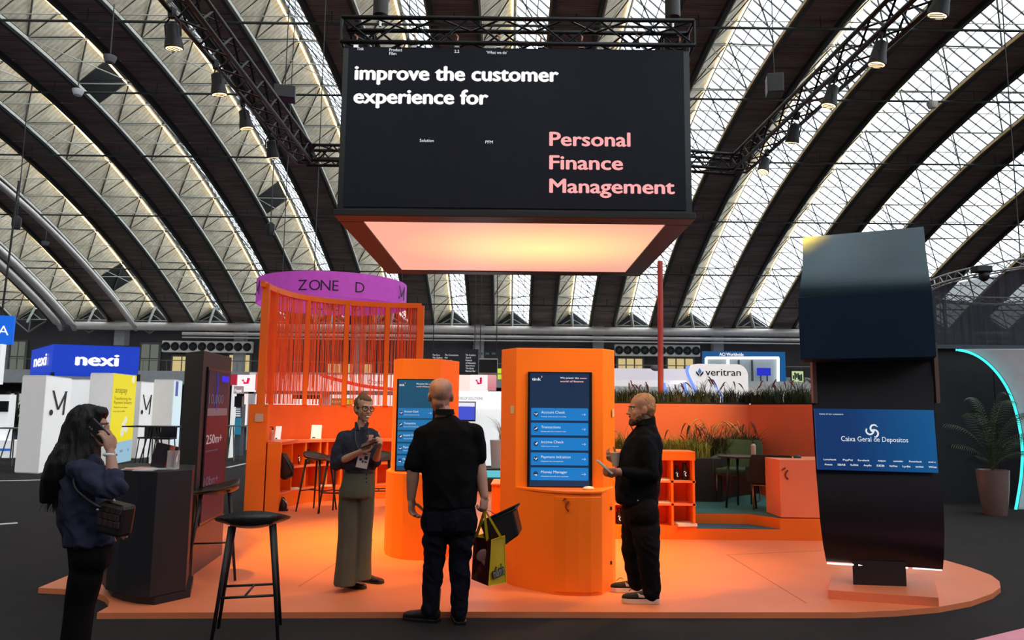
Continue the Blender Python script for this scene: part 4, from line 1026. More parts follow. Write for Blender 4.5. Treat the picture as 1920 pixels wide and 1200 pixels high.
for i, (px, py, z, lab) in enumerate(lampspec):
    p = onz(px, py, z) if i < 9 else Vector((px, py, z))
    if lamp0 is None: lamp0 = o = make_lamp(lab)
    else: o = copy_tree(lamp0); o['label'] = lab
    o.location = p; o['group'] = 'stage lamps on the trusses'
    tgt = Vector((*target[i], .3 if i < 9 and i not in (3, 7) else 1.2)); d = (tgt-p).normalized()
    q = d.to_track_quat('-Z', 'Y'); e_ = q.to_euler(); o.rotation_euler = (e_.x*.45, e_.y*.45, e_.z)
    ld = bpy.data.lights.new('stage_spot', 'SPOT'); ld.energy = SPOT_W; ld.color = SPOTCOL; ld.spot_size = R(42); ld.spot_blend = .9; ld.shadow_soft_size = .10
    o.scale = (.72,)*3
    if i >= 9: ld.energy = SPOT_W*.7; ld.spot_size = R(32)
    if i in (4, 11): ld.spot_size = R(25); ld.spot_blend = .6
    lo = bpy.data.objects.new('stage_spot', ld); COL.objects.link(lo); lo.location = p+d*.19; lo.rotation_euler = e_
# things hanging from the vault at left
p = P(534, 176, 11.0); t = thing('sound_box', 'small black hanging box with lettering left of the display cube', 'device', p)
MB().box(p, (.32, .25, .2), rz=.25).build('casing', blackplastic, t, bevel=.01); text('MX', p+Vector((-.06, -.137, -.03)), (1, .25, 0), (0, 0, 1), .1, mat('dull yellow print', (.4, .35, .1)), t)
MB().cone(p, p+Vector((0, 0, 6)), .008, n=5).build('cable', blackm, t)
p = P(1452, 160, 11.0); t = thing('sound_box', 'small black hanging box above the right lamp truss', 'device', p)
MB().box(p, (.24, .25, .3), rz=-.2).build('casing', blackplastic, t, bevel=.01); MB().cone(p, p+Vector((0, 0, 6)), .008, n=5).build('cable', blackm, t)
for px, py, Y, lab in ((31, 418, 30, 'small hanging lamp on a thin cable at the far left'), (507, 430, 30, 'small hanging lamp on a thin cable left of the cube')):
    p = P(px, py, Y); t = thing('pendant_lamp', lab, 'lamp', p, 'small pendants')
    MB().lathe([(.14, -.25), (.18, -.1), (.18, .2), (.06, .3)], p, 14).build('shade', blackm, t, smooth=True, edge=True); MB().cone(p, (p.x, p.y, zc(p.y)), .02, n=5).build('cable', blackm, t)
for k, (px, py, Y, lab) in enumerate(((146, 174, 27, 'small white box hung on the pipe at upper left'), (206, 112, 23, 'small grey dome under the boards at upper left'), (85, 457, 40, 'small grey dome under the boards at far left'), (1748, 198, 27, 'small white box hung on the pipe at upper right'))):
    p = P(px, py, Y); t = thing('detector', lab, 'device', p); MB().lathe([(.0, -.15), (.14, -.1), (.2, .05), (.2, .12), (0, .12)], p, 14).build('dome', white if 'white' in lab else grey, t, smooth=True, edge=True)
    MB().cone(p+Vector((0, 0, .1)), (p.x, p.y, max(p.z+.2, zc(p.y))), .02, n=5).build('stem', darksteel, t)
# ------------------------------------------------------------------ purple ring sign
rc = V(624, 18.9, 4.3); RR = 1.88; z0r = P(605, 555, 17.05).z; z1r = P(605, 508, 17.05).z
t = thing('ring_sign', 'purple hanging ring sign reading ZONE D behind the string curtain', 'sign', (rc.x, rc.y, z0r))
b = MB(); n = 72; vs = []
for r in (RR, RR-.03):
    for z in (z0r, z1r): vs += [(rc.x+r*math.cos(2*math.pi*i/n), rc.y+r*math.sin(2*math.pi*i/n), z) for i in range(n)]
fs = []
for i in range(n):
    j = (i+1) % n; fs += [(i, j, n+j, n+i), (2*n+j, 2*n+i, 3*n+i, 3*n+j), (i, 2*n+i, 2*n+j, j), (n+i, n+j, 3*n+j, 3*n+i)]
b.add(vs, fs).build('ring', mat('purple fabric', (.52, .07, .50), .6, emit=(.48, .06, .46), es=.3), t, smooth=True, edge=True)
def ring_text(s, a_mid, inner=False, size=.36, step=.115, bd=.0, m=None, zoff=.13):
    m = m or mat('plum black print', (.03, .01, .05), .6)
    n_ = len(s)
    for k, ch in enumerate(s):
        if ch == ' ': continue
        a = a_mid+(k-(n_-1)/2)*step*(1 if not inner else -1); r = RR+.006 if not inner else RR-.036
        d = Vector((math.cos(a), math.sin(a), 0)); tn = Vector((-d.y, d.x, 0)); nd_ = d
        if inner: tn = -tn; nd_ = -d
        p = Vector((rc.x, rc.y, z0r+zoff))+d*r-tn*.1
        text(ch, p, tn, (0, 0, 1), size, m, t, bold=bd, ext=.001, name='letter')
ring_text('ZONE D', R(-78), step=.142); ring_text('ZONE D', R(103), inner=True, step=.142)
def m_logo(p, xd, ud, s, m, par, th=.05, wx=None):
    """slanted M with a dot"""
    p = Vector(p); xd = Vector(xd).normalized(); ud = Vector(ud).normalized(); nd_ = xd.cross(ud).normalized()
    wx = wx or s
    Q = lambda x, z: p+xd*(x*wx)+ud*(z*s)+nd_*.008
    b = MB()
    for a, c in (((.10, 1.0), (.48, .22)), ((.48, .22), (.96, 1.0)), ((.92, 1.0), (.84, .0))):
        A_, C2 = Q(*a), Q(*c); w_ = xd*(th*wx*1.1)
        b.slab(A_-w_, A_+w_, C2+w_, C2-w_, nd_*.006)
    c = Q(.05, .12); b.add([c+nd_*.008+xd*(.12*wx*math.cos(k*.35))+ud*(.12*s*math.sin(k*.35)) for k in range(18)], [tuple(range(18))]); return b.build('emblem', m, par)
a = R(-62); d = Vector((math.cos(a-.35), math.sin(a-.35), 0))
inkm = mat('plum black print', (.03, .01, .05), .6)
aa = R(-17); d = Vector((math.cos(aa), math.sin(aa), 0)); m_logo(Vector((rc.x, rc.y, z0r+.12))+d*(RR+.03)-Vector((-d.y, d.x, 0))*.12, (-d.y, d.x, 0), (0, 0, 1), .34, inkm, t, .06)
aa = R(-146); d = Vector((math.cos(aa), math.sin(aa), 0)); m_logo(Vector((rc.x, rc.y, z0r+.12))+d*(RR+.03)-Vector((-d.y, d.x, 0))*.12, (-d.y, d.x, 0), (0, 0, 1), .34, inkm, t, .06)
for a in (R(30), R(150), R(270)): 
    q = Vector((rc.x+RR*math.cos(a), rc.y+RR*math.sin(a), z1r)); MB().cone(q, (q.x, q.y, zc(q.y)), .012, n=5).build('cable', blackm, t)
# ------------------------------------------------------------------ booths at far left
ink = mat('black print', (.02, .02, .025), .6)
def panel_col(pts, top_px, top_Y, name, lab, cat='display wall', grp=None, m=white):
    t = thing(name, lab, cat, V(pts[0][0], pts[0][1], 0), grp); z1 = P(*top_px, top_Y).z
    q = [V2(px, Y, 1.0) for px, Y in pts]; MB().prism(q, 0, z1).build('body', m, t, bevel=.01); return t, z1, q
bright = mat('bright white panel', (.85, .85, .85), .5, emit=(1, 1, 1), es=.42); greyp = mat('light grey panel', (.66, .64, .63), .6, emit=(1, .97, .96), es=.24, var=.02)  # glow put into both panel colours to brighten them
def face(t, a, b, z0, z1, m, name='face_panel', off=.012, label=None):
    a3, b3 = Vector((*a, 0)), Vector((*b, 0)); xd = (b3-a3).normalized(); nd_ = xd.cross(Vector((0, 0, 1))).normalized()
    o = MB().slab(a3+Vector((0, 0, z0))+nd_*.002, b3+Vector((0, 0, z0))+nd_*.002, b3+Vector((0, 0, z1))+nd_*.002, a3+Vector((0, 0, z1))+nd_*.002, nd_*off).build(name, m, t, label=label)
    return xd, nd_, a3
t, z1, q = panel_col([(35, 17.3), (79, 17.1), (127, 19.1), (84, 19.4)], (79, 703), 17.1, 'display_column', 'big white column with slanted M emblem, leftmost at the far left')
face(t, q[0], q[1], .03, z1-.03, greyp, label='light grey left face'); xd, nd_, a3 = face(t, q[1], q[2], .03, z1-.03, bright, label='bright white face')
L = (Vector(q[2])-Vector(q[1])).length; m_logo(a3+xd*L*.18+nd_*.02+Vector((0, 0, P(90, 779, 17.6).z)), xd, (0, 0, 1), P(90, 732, 17.6).z-P(90, 779, 17.6).z, ink, t, .055, wx=L*.62)
t, z1, q = panel_col([(126, 22), (163, 22), (163, 22.6), (126, 22.6)], (150, 711), 22, 'white_partition', 'narrow white wall panel between the big M column and the yellow poster'); face(t, q[0], q[1], .03, z1-.03, bright)
t, z1, q = panel_col([(163, 19.8), (206, 19.7), (249, 21.4), (200, 21.8)], (206, 699), 19.7, 'display_column', 'white column carrying the yellow poster behind the woman on the phone')
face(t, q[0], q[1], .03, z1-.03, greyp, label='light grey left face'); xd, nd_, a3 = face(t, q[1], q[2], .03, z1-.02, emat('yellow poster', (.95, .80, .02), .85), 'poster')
L = (Vector(q[2])-Vector(q[1])).length
def pz(py, Y=20.5): return P(228, py, Y).z
def onp(u, z, o=.02): return a3+xd*(L*u)+nd_*o+Vector((0, 0, z))
pe = MB(); pe.slab(onp(.02, pz(868), .016), onp(.98, pz(868), .016), onp(.98, pz(826), .016), onp(.02, pz(830), .016), nd_*.004)
pe.build('poster_foot', emat('pale blue print', (.38, .62, .80), .8), t)
pe = MB()
for u, v, r in ((.55, 800, .14), (.62, 788, .10), (.50, 812, .10), (.68, 806, .09)): c = onp(u, pz(v), .018); pe.cone(c, c+nd_*.006, r, n=16)
c = onp(.85, pz(710), .018); pe.cone(c, c+nd_*.006, .10, n=16); pe.build('poster_shape', bright, t)
og = mat('olive print', (.35, .28, .02), .6)
text('anapay', onp(.08, pz(737)), xd, (0, 0, 1), .24, og, t, width=L*.52)
for i, (s, u) in enumerate((('Transforming the', .75), ('Payment Industry', .78), ('Solutions for every business', .6), ('from cards to wallets', .5))): text(s, onp(.06, pz(750+i*7.5)), xd, (0, 0, 1), .12 if i < 2 else .07, og, t, width=L*u)
for i, (u0, s) in enumerate(((.1, 'visa'), (.45, 'card'), (.8, 'id'))): text(s, onp(u0, pz(848)), xd, (0, 0, 1), .12, mat('blue print', (.05, .15, .4)), t)
t, z1, q = panel_col([(247, 22.2), (260, 22.1), (285, 22.8), (262, 23.5)], (262, 715), 22, 'display_column', 'slim white column with a small slanted M emblem right of the yellow poster')
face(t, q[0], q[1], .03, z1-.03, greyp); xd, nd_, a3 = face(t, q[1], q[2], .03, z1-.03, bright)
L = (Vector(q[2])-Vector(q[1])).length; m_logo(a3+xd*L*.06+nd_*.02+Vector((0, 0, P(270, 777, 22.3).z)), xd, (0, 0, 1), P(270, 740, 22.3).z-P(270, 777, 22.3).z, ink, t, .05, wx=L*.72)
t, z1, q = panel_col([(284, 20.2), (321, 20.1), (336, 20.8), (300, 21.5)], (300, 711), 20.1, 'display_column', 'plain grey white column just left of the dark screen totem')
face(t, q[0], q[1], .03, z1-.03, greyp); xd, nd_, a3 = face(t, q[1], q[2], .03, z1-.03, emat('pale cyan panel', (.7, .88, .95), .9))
MB().slab(a3+xd*.1+Vector((0, 0, z1-.45))+nd_*.02, a3+xd*.3+Vector((0, 0, z1-.45))+nd_*.02, a3+xd*.3+Vector((0, 0, z1-.05))+nd_*.02, a3+xd*.1+Vector((0, 0, z1-.05))+nd_*.02, nd_*.01).build('tag', emat('violet tag', (.08, .09, .35), 1), t)
# blue banner box
t = thing('banner_box', 'royal blue banner box with white lettering over the white columns', 'sign', V(98, 22.5, 2.5))
zb0 = P(98, 698, 22.5).z; zb1 = P(98, 645, 22.5).z
ps = [Vector((*V2(57, 25.2, 2.8), 0)), Vector((*V2(98, 22.5, 2.8), 0)), Vector((*V2(260, 23.4, 2.8), 0))]; ps.append(ps[0]+ps[2]-ps[1])
bb = emat('royal blue banner', (.012, .055, .60), .9)
MB().prism([(v.x, v.y) for v in ps], zb0, zb1).build('banner', bb, t)
for a, b, cap, u0, u1, v0 in ((ps[1], ps[2], .32, .27, .75, .28), (ps[0], ps[1], .32, .22, .78, .30)):
    xd = (b-a).normalized(); nd_ = xd.cross(Vector((0, 0, 1))).normalized(); L = (b-a).length
    text('nexi', a+xd*(L*u0)+nd_*.03+Vector((0, 0, zb0+(zb1-zb0)*v0)), xd, (0, 0, 1), (zb1-zb0)*.62, textwhite, t, width=L*(u1-u0), bold=.05)
    MB().slab(a+Vector((0, 0, zb1)), b+Vector((0, 0, zb1)), b+Vector((0, 0, zb1+.03)), a+Vector((0, 0, zb1+.03)), nd_*.03).build('trim', blackm, t)
for v in ps: MB().cone((v.x, v.y+.05, 0), (v.x, v.y+.05, zb0), .05, n=8).build('leg', blackm, t)
# blue sign at left edge
t = thing('hanging_sign', 'bright blue sign ending in letter A, cut by the left picture edge', 'sign', V(0, 20, 3.5))
q = [P(-120, 575, 20), P(27, 592, 20.8)]; zt_ = P(20, 591, 20.6).z; zb_ = P(20, 644, 20.6).z
a, b = Vector((q[0].x, q[0].y, 0)), Vector((q[1].x, q[1].y, 0)); xd = (b-a).normalized(); nd_ = xd.cross(Vector((0, 0, 1))).normalized()
MB().slab(a+Vector((0, 0, zb_)), b+Vector((0, 0, zb_)), b+Vector((0, 0, zt_)), a+Vector((0, 0, zt_)), -nd_*.3).build('panel', emat('azure sign', (.005, .13, .72), 1), t)
pA = P(-4, 628, 20.5); text('A', Vector((pA.x, pA.y, 0))+nd_*.06+Vector((0, 0, pA.z)), xd, (0, 0, 1), .38, textwhite, t)
MB().cone(b-xd*.3+Vector((0, 0, zt_)), b-xd*.3+Vector((0, .2, 8)), .03, n=6).build('cable', blackm, t)
# white info counter with screen at far left
t = thing('booth_counter', 'white booth counter with black screen at the far left edge', 'counter', V(0, 21, 0))
x = lambda px, Y=21: V(px, Y, 1).x
def bxp(px0, py0, px1, py1, Y, th, nm, m, par, label=None):
    a = P(px0, py1, Y); b = P(px1, py0, Y); return MB().box(((a.x+b.x)/2, Y+th/2, (a.z+b.z)/2), (b.x-a.x, th, b.z-a.z)).build(nm, m, par, label=label)
bxp(-40, 740, 18, 826, 21, .3, 'back_panel', bright, t); bxp(-20, 752, 15, 772, 20.93, .05, 'screen', screenblack, t)
bxp(-40, 826, 26, 858, 20.5, .6, 'desk', bright, t); bxp(-40, 841, 18, 845, 20.45, .03, 'stripe', emat('blue stripe', (.02, .12, .5), 1), t)
bxp(-60, 645, 3, 720, 20.4, .2, 'lit_edge', bright, t)
t = thing('office_partition', 'glazed office front with plants under the gallery at far left', 'window', V(30, 30, 0))
bxp(10, 738, 42, 806, 30, .1, 'pane', emat('pale lit glass', (.55, .55, .5), .8), t)
for px in (10, 26, 40): bxp(px, 734, px+1.5, 820, 29.9, .1, 'mullion', blackm, t)
p = P(22, 815, 28); t = thing('potted_bush', 'dark leafy bush behind the far left booth counter', 'plant', p); b = MB(); blades(b, p, 120, 1.6, 1.0, .3, .08, rg, .6); b.build('leaves', mat('dark bush leaves', (.03, .045, .03), .7, var=.4), t, kind='stuff')
bxp(16, 808, 29, 828, 27.9, .5, 'tub', mat('violet tub', (.12, .1, .2), .6), t)
# high tables
def high_table(p, lab, w=1.3, m=blackm, h=1.08):
    t = thing('high_table', lab, 'table', p); MB().box(Vector(p)+Vector((0, 0, h)), (w, .6, .03)).build('tabletop', m, t)
    for sx in (-1, 1):
        for sy in (-1, 1): MB().cone(Vector(p)+Vector((sx*w*.2, sy*.22, 0)), Vector(p)+Vector((sx*w*.06, sy*.06, h)), .018, n=6).build('leg', m, t)
    return t
high_table(V(284, 17.8, 0), 'black trestle high table right of the yellow poster', 1.25)
high_table(V(20, 19.5, 0), 'thin grey high table beside the far left booth counter', .9, steel, .95)
high_table(V(432, 22, 0), 'thin grey rail table between screen totem and orange pier', .9, steel, 1.0)
def small_stool(p, lab):
    t = thing('bar_stool', lab, 'stool', p); MB().box(Vector(p)+Vector((0, 0, .78)), (.4, .38, .04)).build('seat', blackm, t, bevel=.01); MB().box(Vector(p)+Vector((0, .17, .92)), (.4, .03, .26)).build('backrest', blackm, t, bevel=.01)
    for sx in (-1, 1):
        for sy in (-1, 1): MB().cone(Vector(p)+Vector((sx*.22, sy*.2, 0)), Vector(p)+Vector((sx*.16, sy*.15, .77)), .014, n=6).build('leg', blackm, t)
small_stool(V(275, 18.6, 0), 'small black stool with low back under the trestle high table'); small_stool(V(306, 18.3, 0), 'black stool at the right end of the trestle high table')
# gadget kiosk and white panel left of the orange pier
t = thing('payment_kiosk', 'grey device pillar with tilted black monitor left of the orange pier', 'kiosk', V(447, 22, 0))
bxp(438, 724, 454, 738, 22, .15, 'header', mat('mauve header', (.42, .3, .32), .5, emit=(.5, .35, .38), es=.3), t); bxp(438, 758, 454, 855, 22, .3, 'body', mat('slate body', (.12, .14, .17), .5), t)
bxp(439, 743, 454, 763, 21.7, .2, 'monitor', screenblack, t); 
for k in range(4): bxp(440, 766+k*4.2, 450, 768+k*4.2, 21.95, .04, 'vent_slot', bright, t)
bxp(439, 784, 452, 815, 21.95, .04, 'display', emat('dim cyan display', (.02, .16, .25), 1), t)
tpx('Paypal', 440, 735, 453, 6, 21.94, textwhite, t, .02)
t = thing('white_partition', 'white wall panel just right of the dark screen totem', 'display wall', V(431, 23, 0)); bxp(427, 722, 438, 868, 23, .3, 'body', bright, t)
# large red and white fascia seen through the strings
t = thing('fascia', 'long red and white lit fascia behind the string curtain', 'sign', V(600, 27, 3))
def fas(px0, px1, py0, py1, m, nm='panel', Y=27, th=.3, lb=None): return bxp(px0, py0, px1, py1, Y, th, nm, m, t, lb)
fas(428, 444, 702, 722, emat('crimson panel', (.52, .02, .05), .8)); fas(444, 478, 703, 734, emat('fascia white', (1, .92, .92), 1.0))
fas(478, 640, 703, 732, emat('fascia red to white', (.75, .08, .06), 1, (1, .55, .5), 0), lb='red panel fading to pink'); fas(640, 748, 703, 732, emat('fascia pale', (1.0, .62, .56), 1, (1, .9, .88), 0)); fas(748, 765, 703, 732, emat('fascia white', (1, .92, .92), 1.0))
sw = [P(600, 703, 26.95), P(640, 714, 26.95), P(690, 725, 26.95), P(760, 732, 26.95)]; MB().path(catmull(sw, 4), .07, 6).build('swoosh', emat('red swoosh', (.8, .03, .03), 1), t)
tpx('Choose', 690, 720, 718, 9, 26.95, ink, t, .0)
bd_ = MB(); c = P(461, 715, 26.9); bd_.path([c+Vector((-.12, 0, .05)), c+Vector((-.05, 0, -.06)), c+Vector((.06, 0, -.06)), c+Vector((.1, 0, .12))], .05, 6); bd_.build('bird_emblem', emat('magenta emblem', (.8, .01, .10), 1), t)
fas(455, 765, 734, 738, mat('dull grey soffit', (.25, .22, .22), .6), 'soffit', 27.2, .2)  # dull grey band below the fascia panels
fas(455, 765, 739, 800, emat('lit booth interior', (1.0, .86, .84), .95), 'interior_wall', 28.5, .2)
fas(548, 600, 740, 748, blackm, 'dark_slot', 28.3, .1); fas(598, 660, 747, 760, mat('olive sign panel', (.17, .15, .05), .6, emit=(.17, .15, .05), es=.5), 'green_sign', 28.2, .1); fas(650, 672, 749, 758, emat('amber panel', (.8, .5, .05), .8), 'amber_sign', 28.1, .1)
tpx('TINK CRAFT', 612, 755, 645, 4, 28.1, bright, t)
MB().box((V(610, 27.6, 1).x, 27.6, 1.2), (.3, .3, 2.4)).build('pillar', white, t); 
for px in (470, 760): MB().box((V(px, 27.3, 1).x, 27.3, 1.4), (.2, .2, 2.8)).build('pillar', white, t)
# ------------------------------------------------------------------ booth seen between the two orange kiosks
t = thing('white_booth', 'bright white booth with pink fascia seen between the two orange kiosks', 'booth', V(898, 20, 0))
def bo(px0, px1, py0, py1, m, nm, Y=20, th=.2, lb=None): return bxp(px0, py0, px1, py1, Y, th, nm, m, t, lb)
bo(840, 882, 703, 733, emat('peach fascia', (1.0, .82, .75), 1), 'fascia', 19.5, .6); bo(882, 914, 703, 733, emat('fascia white', (1, .92, .92), 1), 'fascia', 19.5, .6); bo(914, 930, 703, 731, emat('rose fascia', (.72, .22, .27), .9, (.9, .4, .42), 2), 'fascia', 19.5, .6, 'rose red end of the fascia')
bd_ = MB(); c = P(898, 715, 19.45); bd_.path([c+Vector((-.07, 0, .04)), c+Vector((-.02, 0, -.06)), c+Vector((.05, 0, -.05)), c+Vector((.05, 0, .1))], .035, 6); bd_.build('bird_emblem', emat('magenta emblem', (.8, .01, .10), 1), t)
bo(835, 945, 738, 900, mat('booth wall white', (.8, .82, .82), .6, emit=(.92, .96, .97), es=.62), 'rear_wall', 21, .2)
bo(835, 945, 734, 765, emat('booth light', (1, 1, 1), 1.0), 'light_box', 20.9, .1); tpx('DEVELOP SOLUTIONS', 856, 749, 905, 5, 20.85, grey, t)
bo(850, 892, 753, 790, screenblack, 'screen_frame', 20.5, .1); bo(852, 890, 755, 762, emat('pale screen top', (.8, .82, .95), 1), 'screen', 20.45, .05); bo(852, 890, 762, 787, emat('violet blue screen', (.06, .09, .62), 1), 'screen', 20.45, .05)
bo(921, 927, 832, 837, emat('small blue sticker', (.1, .35, .65), 1), 'sticker', 20.9, .08)
t = thing('booth_table', 'dark table with cyan lit top between the two orange kiosks', 'table', V(925, 14, 0))
bo(885, 945, 879, 884, blackm, 'screen_edge', 14.4, .2); bo(885, 945, 884, 897, emat('cyan table top', (.12, .55, .62), 1), 'tabletop', 14.2, .2); bo(885, 945, 897, 908, blackm, 'edge', 14.0, .3); bo(890, 940, 908, 935, mat('table leg panel', (.05, .04, .04), .5), 'leg', 14.2, .2)
q = V(928, 7.8, ST); t = thing('side_cabinet', 'low orange cabinet left behind the tallest kiosk', 'cabinet', q)
zz = P(928, 909, 7.7).z; MB().prism([V2(921, 7.7, .5), V2(945, 7.7, .5), V2(945, 8.2, .5), V2(925, 8.2, .5)], ST, zz).build('body', orange, t, bevel=.003); MB().prism([V2(919.5, 7.68, .5), V2(945, 7.68, .5), V2(945, 8.2, .5), V2(925, 8.2, .5)], zz, zz+.012).build('top', coral, t)
plume_grass(P(938, 825, 16), .7, 22, 'thin dry reeds peeking out left of the tallest kiosk', mat('straw blades', (.4, .33, .18), .7), wisp2, 0)
rd = bpy.data.objects['ornamental_grass.014']; MB().lathe([(.16, 0), (.22, ORG[rd.name].z), (0, ORG[rd.name].z)], (ORG[rd.name].x, ORG[rd.name].y, 0), 16).build('pot', white, rd)
# directory board and dark monitor above
t = thing('directory_board', 'black directory board with white lists between the kiosk tops', 'sign', V(850, 26, 4))
bo(805, 897, 655, 703, mat('board black', (.02, .018, .022), .6), 'board', 26, .15)
for px in (812, 890): MB().cone(P(px, 655, 26.07), P(px, 655, 26.07)+Vector((0, 0, 8)), .015, n=5).build('cable', blackm, t)
for px, rows in ((811, ('The Core', 'The Gallery', 'Zone A')), (834, ('The Connections', 'Hub', 'Payments')), (873, ('The Academy', 'Zone A', 'Fintech', 'of Networks', 'Open House', 'The Quiet', 'Retreat Bar'))):
    for i, s in enumerate(rows): tpx(s, px, 667+i*5.0, px+len(s)*1.7, 3.2, 25.97, softwhite, t, .0, ext=.001)
t = thing('suspended_monitor', 'dark suspended monitor with pale frame right of the directory board', 'monitor', V(916, 25, 4))
bo(898, 933, 673, 699, screenblack, 'panel', 25, .1); bo(898, 933, 672, 674, mat('pale frame', (.45, .5, .5), .5), 'frame', 24.95, .06); bo(932, 933.5, 672, 699, mat('pale frame', (.45, .5, .5), .5), 'frame', 24.95, .06); bo(898, 933, 699, 701, mat('brown rail', (.3, .2, .15), .5), 'frame', 24.95, .06)
for px in (900, 931): MB().cone(P(px, 672, 25.05), P(px, 672, 25.05)+Vector((0, 0, 8)), .015, n=5).build('cable', blackm, t)
for px in (902, 914, 926): bo(px-4, px+3, 661, 665, mat('teal vent', (.08, .16, .15), .5), 'louvre', 24.95, .06)
bxx = thing('info_tag', 'two small yellow square signs beside the tallest kiosk top', 'sign', V(935, 24, 3)); bxp(933, 691, 940, 700, 24, .05, 'panel', emat('yellow green sign', (.6, .75, .05), 1), bxx); bxp(933, 702, 940, 711, 24, .05, 'panel', emat('yellow green sign', (.6, .75, .05), 1), bxx)
# ------------------------------------------------------------------ booths behind the planter at right
t = thing('logo_wall', 'white rounded booth wall with black lettering and a diamond emblem', 'sign', V(1345, 20, 0))
a = P(1292, 762, 20); b = P(1402, 683, 20)
rads = .3; x0, x1, z0, z1 = a.x, b.x, a.z-.6, b.z; pts = [(x0+.55, z0), (x1, z0)]
pts += [(x1-rads+rads*math.cos(k*math.pi/10), z1-rads+rads*math.sin(k*math.pi/10)) for k in range(6)]
pts += [(x0+.25+rads*math.cos(math.pi/2+k*math.pi/10), z1-rads+rads*math.sin(math.pi/2+k*math.pi/10)) for k in range(5)]+[(x0, z1-.45), (x0+.1, z1-.8)]
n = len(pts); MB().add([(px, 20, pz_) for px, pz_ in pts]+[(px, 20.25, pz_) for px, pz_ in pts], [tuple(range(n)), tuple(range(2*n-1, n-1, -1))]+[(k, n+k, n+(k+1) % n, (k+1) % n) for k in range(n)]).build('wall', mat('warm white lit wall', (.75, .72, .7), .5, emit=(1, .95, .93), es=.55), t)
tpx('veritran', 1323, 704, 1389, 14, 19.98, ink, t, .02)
c = P(1312, 698, 19.97); S = .0145
dm = MB(); 
dm.add([c+Vector((0, 0, .12)), c+Vector((.055, 0, .02)), c+Vector((0, 0, -.06)), c+Vector((-.055, 0, .02))], [(0, 1, 2, 3)]); dm.build('emblem_diamond', emat('slate blue emblem', (.08, .16, .42), 1), t)
dm = MB()
for s_ in (-1, 1): dm.add([c+Vector((s_*.10, 0, .04)), c+Vector((s_*.10, 0, -.03)), c+Vector((s_*.01, 0, -.13)), c+Vector((s_*.01, 0, -.06))], [(0, 1, 2, 3)])
dm.build('emblem_wing', ink, t)
be = emat('soft blue edge light', (.22, .35, 1.0), 1.1)
MB().path(catmull([P(1291, 686, 19.95), P(1288, 695, 19.95), P(1292, 708, 19.95), P(1305, 735, 19.95), P(1318, 765, 19.95)], 4), .045, 6).build('edge_light', be, t)
MB().path(catmull([P(1337, 711, 19.95), P(1343, 725, 19.95), P(1352, 742, 19.95), P(1362, 762, 19.95)], 4), [.02]*12+[.06], 6).build('edge_light', be, t)
t = thing('white_booth', 'low curved white booth with blue lit edges left of the rounded white wall', 'booth', V(1220, 22, 0))
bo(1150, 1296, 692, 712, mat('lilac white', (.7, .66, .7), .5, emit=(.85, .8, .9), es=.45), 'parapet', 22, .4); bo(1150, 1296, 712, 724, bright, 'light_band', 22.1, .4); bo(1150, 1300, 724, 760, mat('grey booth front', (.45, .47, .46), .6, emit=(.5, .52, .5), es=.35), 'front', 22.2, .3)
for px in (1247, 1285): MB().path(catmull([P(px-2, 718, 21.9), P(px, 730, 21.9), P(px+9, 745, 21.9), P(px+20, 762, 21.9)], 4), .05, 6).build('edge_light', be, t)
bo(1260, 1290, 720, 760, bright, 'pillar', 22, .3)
p = P(1230, 690, 21.5); q = thing('white_figurine', 'small grey object resting on the booth parapet left of the red pole', 'object', p); MB().ell(p, (.16, .1, .09)).ell(p+Vector((.12, 0, .1)), (.08, .08, .08)).build('shell', grey, q, smooth=True)
t = thing('gallery_booth', 'blue framed gallery booth with white light outline above the rounded white wall', 'booth', V(1395, 46, 3.9))
bo(1320, 1472, 660, 728, emat('booth blue', (.006, .09, .27), 1), 'blue_wall', 46.4, .3)
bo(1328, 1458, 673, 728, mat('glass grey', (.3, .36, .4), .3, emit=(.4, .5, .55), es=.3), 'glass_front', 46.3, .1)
wl = emat('white light line', (1, 1, 1), 1.6)
for a_, b_2 in (((1324, 671), (1460, 671)), ((1324, 671), (1324, 690)), ((1459, 671), (1459, 722)), ((1365, 671), (1365, 684))): MB().cone(P(*a_, 46.1), P(*b_2, 46.1), .09, n=6).build('light_outline', wl, t)
tpx('ACI Worldwide', 1349, 667, 1394, 6, 46.2, textwhite, t, .03)
bo(1420, 1445, 690, 704, emat('indigo screen', (.02, .03, .55), 1), 'screen', 46.05, .08); bo(1410, 1412, 675, 725, grey, 'mullion', 46.1, .1); bo(1385, 1387, 675, 725, grey, 'mullion', 46.1, .1)
for px in (1426, 1438): bo(px, px+1.5, 704, 716, blackm, 'stand_leg', 46.1, .05)
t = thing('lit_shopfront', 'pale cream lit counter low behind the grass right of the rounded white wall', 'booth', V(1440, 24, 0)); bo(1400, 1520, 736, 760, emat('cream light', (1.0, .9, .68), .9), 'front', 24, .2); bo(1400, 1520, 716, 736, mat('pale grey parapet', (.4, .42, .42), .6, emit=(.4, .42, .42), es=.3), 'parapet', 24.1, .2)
t = thing('poster_screen', 'small green patterned screen between white sign and curved totem', 'screen', V(1493, 30, 2)); bo(1486, 1506, 696, 716, emat('green poster', (.55, .7, .35), .9), 'panel', 30, .1); bo(1484, 1508, 694, 718, blackm, 'frame', 30.05, .1)
for k in range(6): bo(1487+3*k, 1489+3*k, 698+rg.uniform(0, 6), 708+rg.uniform(0, 7), ink, 'print', 29.97, .02)
